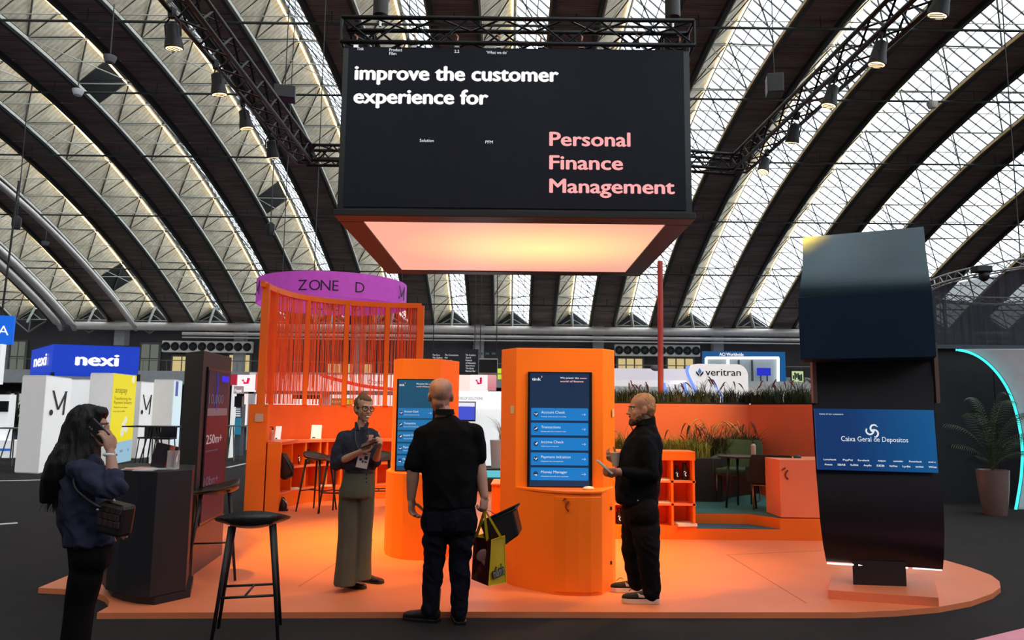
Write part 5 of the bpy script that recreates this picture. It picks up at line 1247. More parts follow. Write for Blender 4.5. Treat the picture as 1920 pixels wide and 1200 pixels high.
# ------------------------------------------------------------------ right side: black wall, lit arch, drape ring, palm
t = thing('black_pavilion', 'black pavilion wall with turquoise light arch and white vaulted canopy at right', 'booth', V(1830, 13.4, 0))
wa, wb = V(1745, 13.6, 1), V(2120, 13.2, 1); zt = P(1800, 655, 13.5).z
for i in range(3):
    a = wa.lerp(wb, i/3); b = wa.lerp(wb, (i+1)/3)
    q = MB().box(((a.x+b.x)/2, 13.5, zt/2), ((b.x-a.x)-.012, .2, zt)).build('wall_panel', mat('black fabric wall', (.016, .017, .024), .7, var=.2), t)
MB().box(((wa.x+wb.x)/2, 13.45, zt+.03), (wb.x-wa.x, .34, .07)).build('top_rail', mat('slate rail', (.06, .08, .11), .5), t)
ac = [(1793, 656), (1812, 659), (1835, 669), (1857, 686), (1876, 708), (1893, 737), (1906, 775), (1914, 815), (1917, 850), (1915, 890), (1910, 925), (1904, 958)]
A3 = [P(x_, y_, 12.7) for x_, y_ in ac]; A3 = catmull(A3, 3)
MB().path(A3, .022, 8).build('light_arch', emat('turquoise light tube', (.06, .85, .80), 1.25), t, smooth=True)
MB().path([p+Vector((.035, .05, .0)) for p in A3], .03, 6).build('arch_frame', blackm, t)
sh_ = MB(); m_ = len(A3); out = [p+Vector((.05, .04, 0)) for p in A3]; ou2 = [Vector((p.x+2.6, p.y-.3, p.z+.01)) for p in out]
sh_.add(out+ou2, [(k, k+1, m_+k+1, m_+k) for k in range(m_-1)])
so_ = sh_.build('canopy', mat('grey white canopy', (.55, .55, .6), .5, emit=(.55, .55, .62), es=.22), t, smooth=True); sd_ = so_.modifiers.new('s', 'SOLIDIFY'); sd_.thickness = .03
# drape ring
dc = V(2062, 19, 4); RD = 3.75; z0 = P(1780, 645, 17).z; zt = z0+2.0
t = thing('drape_ring', 'hanging round dark gauze drape under a silver truss at far right', 'drape', (dc.x, dc.y, z0))
nD = 220; vs = []; 
for r_, (za) in enumerate((0, 1)):
    for i in range(nD):
        a = 2*math.pi*i/nD; rr2 = RD+.05*math.sin(i*1.9)+.03*math.sin(i*.77)
        zz = z0 if r_ == 0 else z0+1.75+.0*math.cos(a)
        vs.append((dc.x+rr2*math.cos(a), dc.y+rr2*math.sin(a), zz))
MB().add(vs, [(i, (i+1) % nD, nD+(i+1) % nD, nD+i) for i in range(nD)]).build('gauze', mat('slate gauze', (.085, .10, .14), .8, alpha=.86, var=.3, scale=2, stretch=(6, 6, .3)), t, smooth=True)
zr = z0+1.8
lat = MB(); n = 64
for i in range(n):
    a, b2 = 2*math.pi*i/n, 2*math.pi*(i+1)/n
    c0_, c1_ = Vector((math.cos(a), math.sin(a), 0)), Vector((math.cos(b2), math.sin(b2), 0))
    C_ = Vector((dc.x, dc.y, zr))
    for dr_, dz_ in ((0, 0), (.25, 0), (.12, .22)): lat.cone(C_+c0_*(RD+dr_)+Vector((0, 0, dz_)), C_+c1_*(RD+dr_)+Vector((0, 0, dz_)), .022, n=5)
    lat.cone(C_+c0_*(RD)+Vector((0, 0, 0)), C_+c1_*(RD+.12)+Vector((0, 0, .22)), .013, n=4); lat.cone(C_+c0_*(RD+.12)+Vector((0, 0, .22)), C_+c1_*(RD+.25), .013, n=4); lat.cone(C_+c0_*(RD), C_+c1_*(RD+.25), .013, n=4)
lat.build('truss_ring', mat('silver truss', (.55, .56, .58), .35, metal=.6), t, kind='stuff')
for a in (R(-120), R(-90), R(-150)): q = Vector((dc.x+RD*math.cos(a), dc.y+RD*math.sin(a), zr)); MB().cone(q, (q.x, q.y, zc(q.y)), .015, n=5).build('cable', darksteel, t)
p = P(1840, 505, 16.0); q = thing('moving_head', 'small dark device on top of the silver drape truss', 'lamp', p); MB().box(p+Vector((0, 0, -.0)), (.35, .25, .14)).build('body', blackm, q, bevel=.02); MB().ell(p+Vector((.05, 0, -.14)), (.11, .11, .13)).build('head', blackm, q, smooth=True)
# palm
p = V(1866, 12.0, 0); t = thing('potted_palm', 'tall palm in a glossy taupe tapered pot at right', 'plant', p)
hp = .98*(P(1866, 879, 12).z)
MB().lathe([(.165, 0), (.17, .01), (.215, hp*.6), (.235, hp), (.215, hp), (.20, hp-.05), (0, hp-.05)], p, 32).build('pot', mat('glossy taupe pot', (.24, .16, .145), .15, var=.04), t, smooth=True, edge=True)
lf = mat('palm leaf green', (.045, .085, .045), .5, var=.35); stm = mat('palm stem', (.06, .09, .03), .6)
rp_ = random.Random(21)
fr_sp = [(-1.0, .1, .55), (-.85, .3, .95), (-.55, -.4, 1.25), (-.2, .3, 1.5), (.25, -.3, 1.6), (.6, .2, 1.45), (.85, -.2, 1.15), (1.0, .2, .7), (.3, -.9, .8), (-.5, -.8, .6), (.7, -.6, .45), (-.75, -.5, .35), (0.1, .9, 1.2), (-.3, -.6, 1.0), (.5, -.6, 1.2)]
for k, (dx, dy, hh) in enumerate(fr_sp):
    d = Vector((dx, dy, 0)); ln = .78*rp_.uniform(.75, 1.05)
    pts = [p+Vector((0, 0, hp-.05))+d*ln*(s_**1.6)*.95+Vector((0, 0, hh*(1.35*s_-.55*s_**2.6))) for s_ in [j/9 for j in range(10)]]
    fo = MB().path(pts, [.010-.0008*j for j in range(10)], 5).build('frond', stm, t)
    lb = MB()
    fine = catmull(pts[2:], 3)
    for j in range(0, len(fine)-1):
        q_, tn = fine[j], (fine[j+1]-fine[j]).normalized(); sd = tn.cross(Vector((0, 0, 1))).normalized(); u = j/len(fine)
        ll = .27*(math.sin(math.pi*(u*.85+.12))**.6)
        for s_ in (-1, 1):
            tip = q_+(sd*s_*.75+tn*.6).normalized()*ll+Vector((0, 0, -.45*ll)); mid_ = q_.lerp(tip, .45)+Vector((0, 0, .1*ll)); w_ = tn*.0065
            lb.add([q_-w_*.5, mid_-w_, tip, mid_+w_, q_+w_*.5], [(0, 1, 3, 4), (1, 2, 3)])
    lb.build('leaflets', lf, fo, kind='stuff')
# ------------------------------------------------------------------ people
skin_w = mat('warm skin', (.62, .31, .19), .5, var=.06); skin_r = mat('ruddy skin', (.52, .24, .17), .5, var=.06); skin_t = mat('tan skin', (.45, .22, .15), .5, var=.06)
def remesh(b, name, m, par, vox, fold=0, fscale=(9, 9, 5), sm=4, seed=0):
    me = bpy.data.meshes.new(name); me.from_pydata(b.v, [], b.f); me.update()
    bm = bmesh.new(); bm.from_mesh(me); bmesh.ops.recalc_face_normals(bm, faces=bm.faces); bm.to_mesh(me); bm.free()
    o = bpy.data.objects.new(name, me); COL.objects.link(o)
    r = o.modifiers.new('r', 'REMESH'); r.mode = 'VOXEL'; r.voxel_size = vox
    s = o.modifiers.new('s', 'SMOOTH'); s.factor = .5; s.iterations = sm if not fold else 12
    bake(o, None); me = o.data
    if fold:
        off = Vector((seed*3.1, seed*1.7, 0)); nv = [v.normal.copy() for v in me.vertices]
        for v, nn in zip(me.vertices, nv):
            q = Vector((v.co.x*fscale[0], v.co.y*fscale[1], v.co.z*fscale[2]))+off
            w2 = noise.noise(q*.4); d = noise.noise(q+Vector((0, 0, (v.co.x+v.co.y)*fscale[2]*.7+w2*2)))*.75+(.25-abs(noise.noise(q*1.7+Vector((w2*2, 3, (v.co.x-v.co.y)*fscale[2])))))*.7
            v.co += nn*(d*fold*1.6)
    o0 = ORG[par.name]; me.transform(Matrix.Translation(-o0)); me.materials.clear(); me.materials.append(m)
    me.polygons.foreach_set('use_smooth', [True]*len(me.polygons)); o.parent = par; ORG[o.name] = o0; return o
def limb(b, pts, rs, n=14):
    """tapered limb through joints with rounded ends"""
    b.path(pts, rs, n)
    for p, r in zip(pts, rs): b.ell(p, r*.995, nu=n, nv=8)
def headM(yaw, pitch=0, roll=0):
    # local +Y is the face, +X the head's right when yaw 0 looks along +Y
    return Matrix.Rotation(yaw, 3, 'Z')@Matrix.Rotation(pitch, 3, 'X')@Matrix.Rotation(roll, 3, 'Y')
def head(b, c, M, s=1.0, nose=1.0, jaw=1.0):
    E = lambda x, y, z, rx, ry, rz, m=None: b.ell(c+M@(Vector((x, y, z))*s), (rx*s, ry*s, rz*s), M=M if m is None else M@m, nu=18, nv=12)
    E(0, -.018, .032, .077, .098, .088); E(.026, -.022, .046, .054, .084, .066); E(-.026, -.022, .046, .054, .084, .066); E(0, .012, -.02, .066, .078, .085); E(0, .030, -.055, .054*jaw, .060, .060); E(0, .062, -.100, .028*jaw, .026, .020)
    E(.034, .052, -.030, .026, .030, .030); E(-.034, .052, -.030, .026, .030, .030); E(0, .068, .026, .052, .022, .013)
    E(0, .098*1, -.030, .013, .020*nose, .012); E(0, .088, -.008, .008, .016, .030); E(.012, .088, -.034, .008, .010, .008); E(-.012, .088, -.034, .008, .010, .008)
    E(0, .084, -.066, .023, .012, .0065); E(0, .082, -.077, .020, .012, .007)
    for sx in (-1, 1):
        m = Matrix.Rotation(sx*.35, 3, 'Z'); E(sx*.079, -.012, -.012, .008, .021, .032, m); E(sx*.076, -.004, -.03, .009, .012, .014, m)
def eyes(par, c, M, s=1.0):
    ew = mat('eye white', (.75, .72, .7), .3); ei = mat('dark iris', (.02, .012, .01), .2)
    for sx in (-1, 1):
        MB().ell(c+M@(Vector((sx*.031, .069, .004))*s), .0112*s).build('eye', ew, par, smooth=True); MB().ell(c+M@(Vector((sx*.031, .0765, .004))*s), .0062*s).build('iris', ei, par, smooth=True)
        MB().path([c+M@(Vector((sx*(.014+.012*k), .090-.006*k*k*.5, .022+.003*(1-abs(k-1.2))))*s) for k in range(4)], .0035*s, 5).build('eyebrow', mat('eyebrow hair', (.06, .035, .02), .8), par)
def hand(b, w, d, n, thumb, s=1.0, curl=.35, spread=.02, thc=.3):
    """w wrist, d finger direction, n palm-facing direction, thumb=+1/-1 side"""
    d = Vector(d).normalized(); n = Vector(n); n = (n-d*n.dot(d)).normalized(); sd = d.cross(n)*thumb; w = Vector(w)
    ax = d.cross(n).normalized()
    M = Matrix((sd, d, n)).transposed()
    b.ell(w+d*.045*s, (.040*s, .050*s, .016*s), M=M, nu=14, nv=9); b.ell(w+d*.065*s, (.041*s, .030*s, .014*s), M=M, nu=14, nv=9); b.ell(w+d*.03*s+sd*.022*s+n*.006*s, (.018*s, .028*s, .014*s), M=M); b.ell(w, .024*s)
    for i, L in enumerate((.068, .077, .072, .056)):
        off = .030-.0200*i; p = w+d*(.082-.004*abs(i-1.3))*s+sd*off*s; dd = (d+sd*(off*spread*30)).normalized(); cl = curl*(1+.12*i)
        pts = [p-dd*.012*s, p]; 
        for seg in (.44, .32, .26):
            dd = Quaternion(ax, cl)@dd if (Quaternion(ax, cl)@d).dot(n) > 0 else Quaternion(ax, -cl)@dd
            pts.append(pts[-1]+dd*L*seg*s)
        limb(b, pts, [.0095*s, .0098*s, .0092*s, .0085*s, .0072*s], 8)
    t0 = w+d*.026*s+sd*.030*s; td = (d*.62+sd*.62+n*thc).normalized(); t1 = t0+td*.036*s; t2 = t1+(td*.8+d*.5+n*thc).normalized()*.03*s; t3 = t2+(d*.8+n*thc*1.2).normalized()*.022*s
    limb(b, [t0, t1, t2, t3], [.0135*s, .0115*s, .0105*s, .008*s], 8)
def shoe(par, heel, d, L, h, w, m, sole=None, solem=None, ankle=None):
    """shoe: heel point on the ground, direction d"""
    d = Vector(d).normalized(); sd = d.cross(Vector((0, 0, 1))); up = Vector((0, 0, 1)); heel = Vector(heel)
    so = sole or .02
    b = MB(); secs = [(-.0, .62, .75), (.06, .8, 1.0), (.22, .86, 1.0), (.40, .84, .80), (.55, .92, .62), (.72, 1.0, .50), (.86, .92, .42), (.96, .66, .30), (1.0, .3, .12)]
    b.loft([(heel+d*(u*L)+up*(so+h*hh/2), w/2*ww, h*hh/2+.004, sd, up) for u, ww, hh in secs], 18, 2.6)
    if ankle: b.loft([(heel+d*L*.17+up*(so+h*.6), w*.36, .05, sd, d), (heel+d*L*.16+up*(so+h+ankle), w*(.62 if ankle > .1 else .40), .055, sd, d)], 16)
    o = b.build('shoe', m, par, smooth=True)
    s2 = MB(); ring = []
    for u, ww, hh in secs: ring.append((u, ww*w/2+.004))
    poly = [(heel+d*(u*L)+sd*q) for u, q in ring]+[(heel+d*(u*L)-sd*q) for u, q in ring[::-1]]
    poly[0] -= d*.004; poly[-1] -= d*.004
    s2.prism([(p.x, p.y) for p in poly], heel.z+.001, heel.z+so+.004); s2.build('sole', solem or blackplastic, o, bevel=.004); return o
Xv, Yv, Zv = Vector((1, 0, 0)), Vector((0, 1, 0)), Vector((0, 0, 1))
def rz_(a): return Vector((math.cos(a), math.sin(a), 0)), Vector((-math.sin(a), math.cos(a), 0))

# ============ bald man in black seen from behind ============
YM = 5.50; q = lambda px, py, dy=0.0: P(px, py, YM+dy)
man = thing('person', 'bald man in black polo and dark jeans seen from behind, holding a yellow bag', 'person', V(840, YM, 0))
hc = q(826, 742, .04); HM = headM(R(8), R(-4))
b = MB(); head(b, hc, HM, 1.09, jaw=1.2)
limb(b, [hc+Vector((0, -.03, -.04)), q(832, 775, .02), q(836, 796, 0)], [.060, .062, .060], 18)
sh_l, sh_r = q(797, 815), q(885, 812)
el_l, wr_l = q(775, 880, -.04), q(771, 935, -.02); el_r, wr_r = q(898, 868, .03), q(908, 930, -.04)
b.loft([(q(843, 800), .17, .09, Xv, Yv), (q(843, 850), .19, .12, Xv, Yv), (q(842, 900), .18, .12, Xv, Yv), (q(842, 950), .155, .11, Xv, Yv), (q(842, 985), .15, .10, Xv, Yv)], 24, 2.3)
for s_, e_, w_ in ((sh_l, el_l, wr_l), (sh_r, el_r, wr_r)): limb(b, [s_, s_.lerp(e_, .5), e_, e_.lerp(w_, .35), w_], [.050, .052, .048, .047, .031], 14)
hand(b, wr_l, (.06, .05, -1), (.75, -.25, 0), -1, 1.12, .50, thc=.5)
hand(b, wr_r, (-.02, -.1, -1), (-.6, .5, 0), 1, 1.08, .85, thc=.8)
lf_h, rt_h = q(815, 975), q(868, 975)
kn_l, an_l = q(815, 1050, .02), q(806, 1135, .02); kn_r, an_r = q(862, 1050, .02), q(862, 1138, .02)
for a_, k_, n_2 in ((lf_h, kn_l, an_l), (rt_h, kn_r, an_r)): limb(b, [a_, a_.lerp(k_, .5), k_, k_.lerp(n_2, .35), n_2, n_2+Vector((-.02, .02, -.05))], [.085, .075, .055, .052, .038, .04], 14)
remesh(b, 'body', skin_r, man, .0062, sm=3)
# stubble band at the nape
b = MB(); b.ell(hc+HM@Vector((0, -.024, .012)), (.0785, .0955, .058), M=HM, nu=24, nv=14)
polo = mat('black cotton polo', (0.0050, 0.0039, 0.0050), .85, spec=.12, var=.2, bump=1, bscale=9)
# polo shirt
b = MB()
b.loft([(q(836, 778, .0), .064, .062, Xv, Yv), (q(838, 787), .10, .075, Xv, Yv), (q(840, 794), .155, .09, Xv, Yv), (q(842, 808), .20, .115, Xv, Yv), (q(845, 845), .215, .14, Xv, Yv), (q(844, 885), .208, .155, Xv, Yv), (q(843, 920), .20, .155, Xv, Yv), (q(842, 950), .193, .15, Xv, Yv)], 28, 2.35)
for s_, e_, sd in ((sh_l, el_l, -1), (sh_r, el_r, 1)): limb(b, [s_+Vector((-sd*.06, 0, .022)), s_+Vector((sd*.006, 0, -.005)), s_.lerp(e_, .4)+Vector((sd*.004, 0, 0)), s_.lerp(e_, .86 if sd < 0 else .78)+Vector((sd*.004, 0, 0))], [.072, .078, .077, .074], 16)
remesh(b, 'polo_shirt', polo, man, .0085, fold=.013, fscale=(7, 7, 4), seed=1)
cb = MB(); cc = q(834, 770, .0); cb.loft([(cc+Vector((0, 0, -.028)), .075, .072, Xv, Yv), (cc+Vector((0, .005, .012)), .066, .066, Xv, Yv)], 24, 2.2); cb.build('collar', polo, man, smooth=True, edge=True)
den = mat('dark blue denim', (0.0066, 0.0066, 0.0132), .8, spec=.12, var=.35, bump=1, bscale=12)
b = MB(); b.loft([(q(842, 940), .178, .13, Xv, Yv), (q(842, 965), .186, .135, Xv, Yv), (q(842, 985), .188, .13, Xv, Yv), (q(842, 1000), .18, .10, Xv, Yv)], 26, 2.3)
for a_, k_, n_2, sd in ((lf_h, kn_l, an_l, -1), (rt_h, kn_r, an_r, 1)):
    limb(b, [a_, a_.lerp(k_, .5), k_, k_.lerp(n_2, .3), k_.lerp(n_2, .7), n_2+Vector((0, 0, -.025))], [.098, .092, .075, .076, .066, .060], 16)
remesh(b, 'jeans', den, man, .0085, fold=.012, fscale=(7, 7, 9), seed=2)
for px in (815, 870):
    c_ = q(px, 978, -.128); MB().slab(c_+Vector((-.055, 0, -.07)), c_+Vector((.055, 0, -.07)), c_+Vector((.06, -.0, .06)), c_+Vector((-.06, 0, .06)), (0, .03, 0)).build('back_pocket', den, man, bevel=.004)
boot = mat('dark brown leather', (.022, .012, .008), .5)
g1 = G(822, 1168); shoe(man, (g1.x, g1.y+.02, 0), (-.93, .30, 0), .29, .085, .105, boot, ankle=.13)
g1 = G(864, 1172); shoe(man, (g1.x, g1.y-.0, 0), (-.18, .95, 0), .29, .085, .105, boot, ankle=.13)
# yellow bag
wp = q(908, 968, -.04)
t = thing('carrier_bag', 'yellow and dark brown plastic carrier bag hanging from the bald man\'s hand', 'bag', q(915, 1098, .0))
byl = mat('glossy yellow plastic', (.62, .38, .012), .22, var=.18, scale=5, bump=.6, bscale=9); bbr = mat('dark brown printed plastic', (.075, .012, .010), .18, var=.5, scale=6, bump=.6, bscale=9)
B0, B1, B2 = q(884, 1086, .12), q(916, 1099, -.06), q(949, 1092, .04); T0, T1, T2 = q(888, 1006, .1), q(922, 1012, -.04), q(946, 1004, .05)
dpt = Vector((-.02, .17, 0))
MB().slab(B0, B1, T1, T0, Vector((.0, .006, 0))).build('side_panel', bbr, t, label='dark brown printed side'); 
MB().slab(B1, B2, T2, T1, Vector((0, .006, 0))).build('front_panel', byl, t, label='glossy yellow side')
MB().slab(B0+(B2-B1), B2, T2, T0+(T2-T1), Vector((.0, .004, 0))).build('rear_panel', bbr, t); MB().quad(B0, B1, B2, B0+(B2-B1)).build('base', byl, t)
MB().slab(B0, B0+(B2-B1), T0+(T2-T1), T0, (0, .004, 0)).build('rear_panel', byl, t)
MB().path([B1+Vector((0, -.004, 0)), B2+Vector((0, -.004, 0)), T2+Vector((0, -.004, 0)), T1+Vector((0, -.004, 0))], .004, 5, closed=True).build('seam', mat('bright yellow piping', (.8, .55, .02), .3), t)
grip = q(908, 957, -.03)
for a_, e_, w_ in ((q(914, 1014, -.01), q(924, 1012, -.03), 1), (q(892, 1008, .08), q(888, 1006, .1), 1)):
    b = MB(); 
    for p0, p1 in ((a_, grip), (e_+Vector((.07*(1 if e_.x > grip.x else .3), .0, 0)), grip+Vector((.006, 0, 0)))):
        sd = Vector((.011, 0, 0)); b.slab(p0-sd, p0+sd, p1+sd*.7, p1-sd*.7, (0, .004, 0))
    b.build('strap', byl, t)
xd = (B2-B1).normalized(); nd_ = xd.cross(Zv).normalized(); 
text("m&m's", B1.lerp(B2, .22)+Vector((0, 0, .045))+nd_*.006, (xd+Zv*.22).normalized(), Zv-xd*.22, .105, mat('bag print brown', (.05, .015, .01), .4), t, width=.105, bold=.09, ext=.003)
text("m&m's", B1.lerp(B2, .22)+Vector((.003, 0, .05))+nd_*.010, (xd+Zv*.22).normalized(), Zv-xd*.22, .09, mat('bag print white', (.6, .55, .5), .4), t, width=.098, bold=.02, ext=.003)
b = MB(); b.ell(B0.lerp(T1, .62)+Vector((-.01, -.012, .0)), (.04, .01, .05), M=Matrix.Rotation(.8, 3, 'Y')).ell(B0.lerp(T1, .5)+Vector((.03, -.03, -.02)), (.02, .008, .045), M=Matrix.Rotation(-.7, 3, 'Y')); b.build('print', mat('faded pink print', (.35, .14, .11), .4), t, smooth=True)
# black tray / case
t = thing('black_tote', 'black open topped box slung tilted behind the yellow bag', 'bag', q(945, 1000, .12))
cs = [(897, 988), (963, 956), (973, 1006), (946, 1025)]
pf = [q(900, 986, .16), q(962, 957, .16), q(973, 1004, .16), q(945, 1024, .16), q(915, 1022, .16)]
n = 5; dv = Vector((.03, .16, .02)); MB().add(pf+[p+dv for p in pf], [(4, 3, 2, 1, 0), (0, 5, 9, 4), (4, 9, 8, 3), (3, 8, 7, 2), (2, 7, 6, 1), (5, 6, 7, 8, 9)]).build('shell', blackplastic, t, bevel=.012)
MB().path([pf[0], pf[1]+Vector((.02, 0, .008)), pf[1]+dv+Vector((.02, 0, .008)), pf[0]+dv], .008, 6, closed=True).build('rim', blackm, t)
MB().path(catmull([pf[0].lerp(pf[1], .58)+Vector((0, -.01, 0)), q(918, 958, .05), grip], 4), .0025, 5).build('wire_handle', chrome, t)
# ============ laughing woman ============
YW = 6.50; q = lambda px, py, dy=0.0: P(px, py, YW+dy)
wom = thing('person', 'laughing woman with glasses, slate shirt and wide olive trousers holding a phone', 'person', V(665, YW, ST))
hc = q(683, 766, -.01); HM = headM(R(180+38), R(-3), R(-4)); fx = HM@Yv; 
b = MB(); head(b, hc, HM, .93, jaw=.9); limb(b, [hc+Vector((-.01, .02, -.05)), q(679, 796, .01), q(676, 806, .01)], [.046, .046, .056], 16)
S1, S2 = rz_(R(28))   # shoulder line, facing -S2
sl, sr_ = q(644, 822, -.02), q(705, 818, .03)
el, wl_ = q(632, 868, -.06), q(678, 846, -.22); er, wr = q(703, 868, -.04), q(711, 842, -.20)
b.loft([(q(675, 815), .13, .075, Xv, Yv), (q(674, 850), .12, .085, Xv, Yv), (q(676, 880), .095, .07, Xv, Yv), (q(672, 910), .11, .075, Xv, Yv)], 22, 2.2)
for s_, e_, w_ in ((sl, el, wl_), (sr_, er, wr)): limb(b, [s_, s_.lerp(e_, .5), e_, e_.lerp(w_, .4), w_], [.042, .038, .034, .033, .022], 12)
hand(b, wl_, (.85, -.1, .30), (.1, -.5, .9), -1, .95, .30, thc=.5)
hand(b, wr, (.30, -.45, .75), (-.8, -.4, .1), -1, .90, .62, thc=.9)
hl, hr = q(655, 915, 0), q(684, 915, .03); kl, kr = q(652, 1000, 0), q(682, 995, .05); al, ar_ = q(648, 1085, .02), q(677, 1076, .08)
for a_, k_, n_2 in ((hl, kl, al), (hr, kr, ar_)): limb(b, [a_, k_, n_2], [.07, .045, .032], 12)
remesh(b, 'body', skin_w, wom, .0055, sm=3); eyes(wom, hc, HM, .93)
# smile
MB().ell(hc+HM@(Vector((0, .090, -.070))*.93), (.019, .007, .0075), M=HM).build('teeth', mat('teeth', (.85, .8, .75), .3), wom, smooth=True)
MB().path([hc+HM@(Vector((x_, .094-abs(x_)*.35, -.068+abs(x_)*.25+(.010 if k_ else -.008)*(1-abs(x_)/.03)))*.93) for k_ in (0, 1) for x_ in ((-.026, -.013, 0, .013, .026) if k_ else (.026, .013, 0, -.013, -.026))], .0035, 5, closed=True).build('lips', mat('rose lips', (.42, .10, .08), .4), wom, smooth=True)
# glasses
gl = MB()
for sx in (-1, 1): gl.path([hc+HM@(Vector((sx*.033+.027*math.cos(a), .094-.012*abs(sx*.033+.027*math.cos(a))/.05, .002+.021*math.sin(a)))*.95) for a in [k*.5236 for k in range(12)]], .0032, 6, closed=True)
gl.path([hc+HM@(Vector((-.007, .097, .006))*.95), hc+HM@(Vector((.007, .097, .006))*.95)], .003, 6)
for sx in (-1, 1): gl.path([hc+HM@(Vector((sx*.060, .080, .010))*.95), hc+HM@(Vector((sx*.080, .02, .006))*.95), hc+HM@(Vector((sx*.082, -.015, .0))*.95)], .003, 6)
gl.build('glasses', blackplastic, wom, smooth=True)
# hair pulled back in a bun
hb_ = MB(); E = lambda x, y, z, rx, ry, rz: hb_.ell(hc+HM@(Vector((x, y, z))*.93), (rx*.93, ry*.93, rz*.93), M=HM, nu=18, nv=12)
E(0, -.030, .048, .083, .098, .083); E(0, -.045, .0, .078, .080, .080); E(0, .01, .082, .060, .062, .042); E(0, -.05, .118, .042, .045, .036); E(.055, -.02, .02, .028, .05, .06); E(-.055, -.02, .02, .028, .05, .06)
remesh(hb_, 'hair', mat('dark blond hair', (.20, .085, .03), .6, var=.45, scale=20, stretch=(1, 1, 6), bump=.5, bscale=60), wom, .006, fold=.004, fscale=(30, 30, 8), seed=4)
shirt = mat('slate blue cotton shirt', (.036, .034, .052), .85, spec=.2, var=.15, bump=.9, bscale=14)
b = MB(); b.loft([(q(677, 803, .02), .062, .05, Xv, Yv), (q(676, 808), .10, .07, S1, S2), (q(675, 815), .145, .085, S1, S2), (q(674, 832), .158, .105, S1, S2), (q(673, 855), .155, .115, S1, S2), (q(674, 872), .155, .118, S1, S2), (q(675, 880), .135, .10, S1, S2), (q(675, 885), .118, .09, S1, S2)], 26, 2.2)
limb(b, [sl+Vector((.05, 0, .02)), sl+Vector((.01, 0, 0)), sl.lerp(el, .5)+Vector((-.01, 0, 0)), el+Vector((.0, 0, .0)), el.lerp(wl_, .18)], [.058, .062, .064, .060, .050], 16)
limb(b, [sr_+Vector((-.05, 0, .02)), sr_+Vector((-.01, 0, 0)), sr_.lerp(er, .5), er+Vector((-.01, 0, .01)), er.lerp(wr, .12)], [.056, .058, .057, .054, .046], 16)
remesh(b, 'shirt', shirt, wom, .0075, fold=.013, fscale=(9, 9, 7), seed=5)
cb = MB()
for sx in (-1, 1):
    c0_ = q(677, 797, -.06); cb.slab(c0_+Vector((sx*.012, -.015, -.035)), c0_+Vector((sx*.055, -.01, -.045)), c0_+Vector((sx*.062, .03, .02)), c0_+Vector((sx*.045, .02, .03)), (0, .012, 0))
cb.build('collar', shirt, wom, bevel=.003)
pk2 = q(677, 812, -.10); MB().slab(pk2+Vector((-.012, 0, -.30)), pk2+Vector((.012, 0, -.30)), pk2+Vector((.016, .03, .05)), pk2+Vector((-.016, .03, .05)), (0, -.006, 0)).build('placket', shirt, wom, bevel=.002)
oliv = mat('olive wool trousers', (.105, .095, .062), .85, var=.12, bump=.25, bscale=250)
b = MB(); b.loft([(q(675, 876), .118, .09, S1, S2), (q(673, 893), .132, .10, S1, S2), (q(671, 915), .148, .115, S1, S2), (q(670, 932), .15, .115, S1, S2)], 26, 2.3)
for a_, k_, n_2, hem in ((hl, kl, al, q(646, 1097, .0)), (hr, kr, ar_, q(675, 1086, .06))):
    b.loft([(a_, .085, .09, S1, S2), (a_.lerp(k_, .5), .085, .09, S1, S2), (k_, .078, .085, S1, S2), (k_.lerp(hem, .5), .082, .09, S1, S2), (k_.lerp(hem, .85), .09, .10, S1, S2), (hem, .094, .105, S1, S2)], 22, 2.3)
remesh(b, 'trousers', oliv, wom, .0085, fold=.006, fscale=(9, 9, 1.6), seed=6)
MB().loft([(q(675, 880), .125, .098, S1, S2), (q(675, 886), .127, .10, S1, S2)], 26, 2.2).build('belt', blackm, wom, smooth=True, edge=True)
for k in range(3): MB().ell(q(687, 890+k*7, -.125), (.008, .004, .008)).build('button', blackm, wom, smooth=True)
bs = mat('patent black leather', (.02, .008, .008), .2)
for px, py in ((640, 1101), (674, 1091)): g1 = G(px, py, ST); shoe(wom, (g1.x, g1.y+.04, ST), (.88, -.40, 0), .245, .06, .085, bs, sole=.012)
ph = q(692, 832, -.245); t = thing('smartphone', 'dark phone lying in the laughing woman\'s hand', 'phone', ph)
MB().box(ph, (.145, .07, .009), M=Matrix.Rotation(R(-22), 3, 'Y')@Matrix.Rotation(R(25), 3, 'X')).build('casing', blackplastic, t, bevel=.003)
MB().box(ph+Vector((.0, -.004, .008)), (.13, .06, .002), M=Matrix.Rotation(R(-22), 3, 'Y')@Matrix.Rotation(R(25), 3, 'X')).build('screen', mat('dim phone glass', (.12, .03, .03), .15), t)
t = thing('name_badge', 'white badge with black print on a dark lanyard on the laughing woman', 'badge', q(681, 862, -.16))
c = q(681, 862, -.175); M = Matrix.Rotation(R(12), 3, 'Y')@Matrix.Rotation(R(8), 3, 'Z'); MB().box(c, (.095, .004, .14), M=M).build('card', mat('badge card', (.75, .6, .55), .4), t)
bp_ = MB()
for dx, dz, w_, h_ in ((.02, .02, .03, .03), (-.02, .0, .02, .02), (.0, -.015, .012, .02), (.025, -.015, .02, .01), (-.01, .05, .06, .008)): bp_.box(c+M@Vector((dx, -.004, dz)), (w_, .002, h_), M=M)
bp_.build('print', ink, t)
for x0_, x1_ in ((666, 676), (690, 684)): MB().path(catmull([q(x0_, 803, -.085), q((x0_+x1_)/2-(4 if x0_ < 680 else -3), 828, -.15), q(x1_, 849, -.175)], 4), .006, 5).build('lanyard', blackm, t)
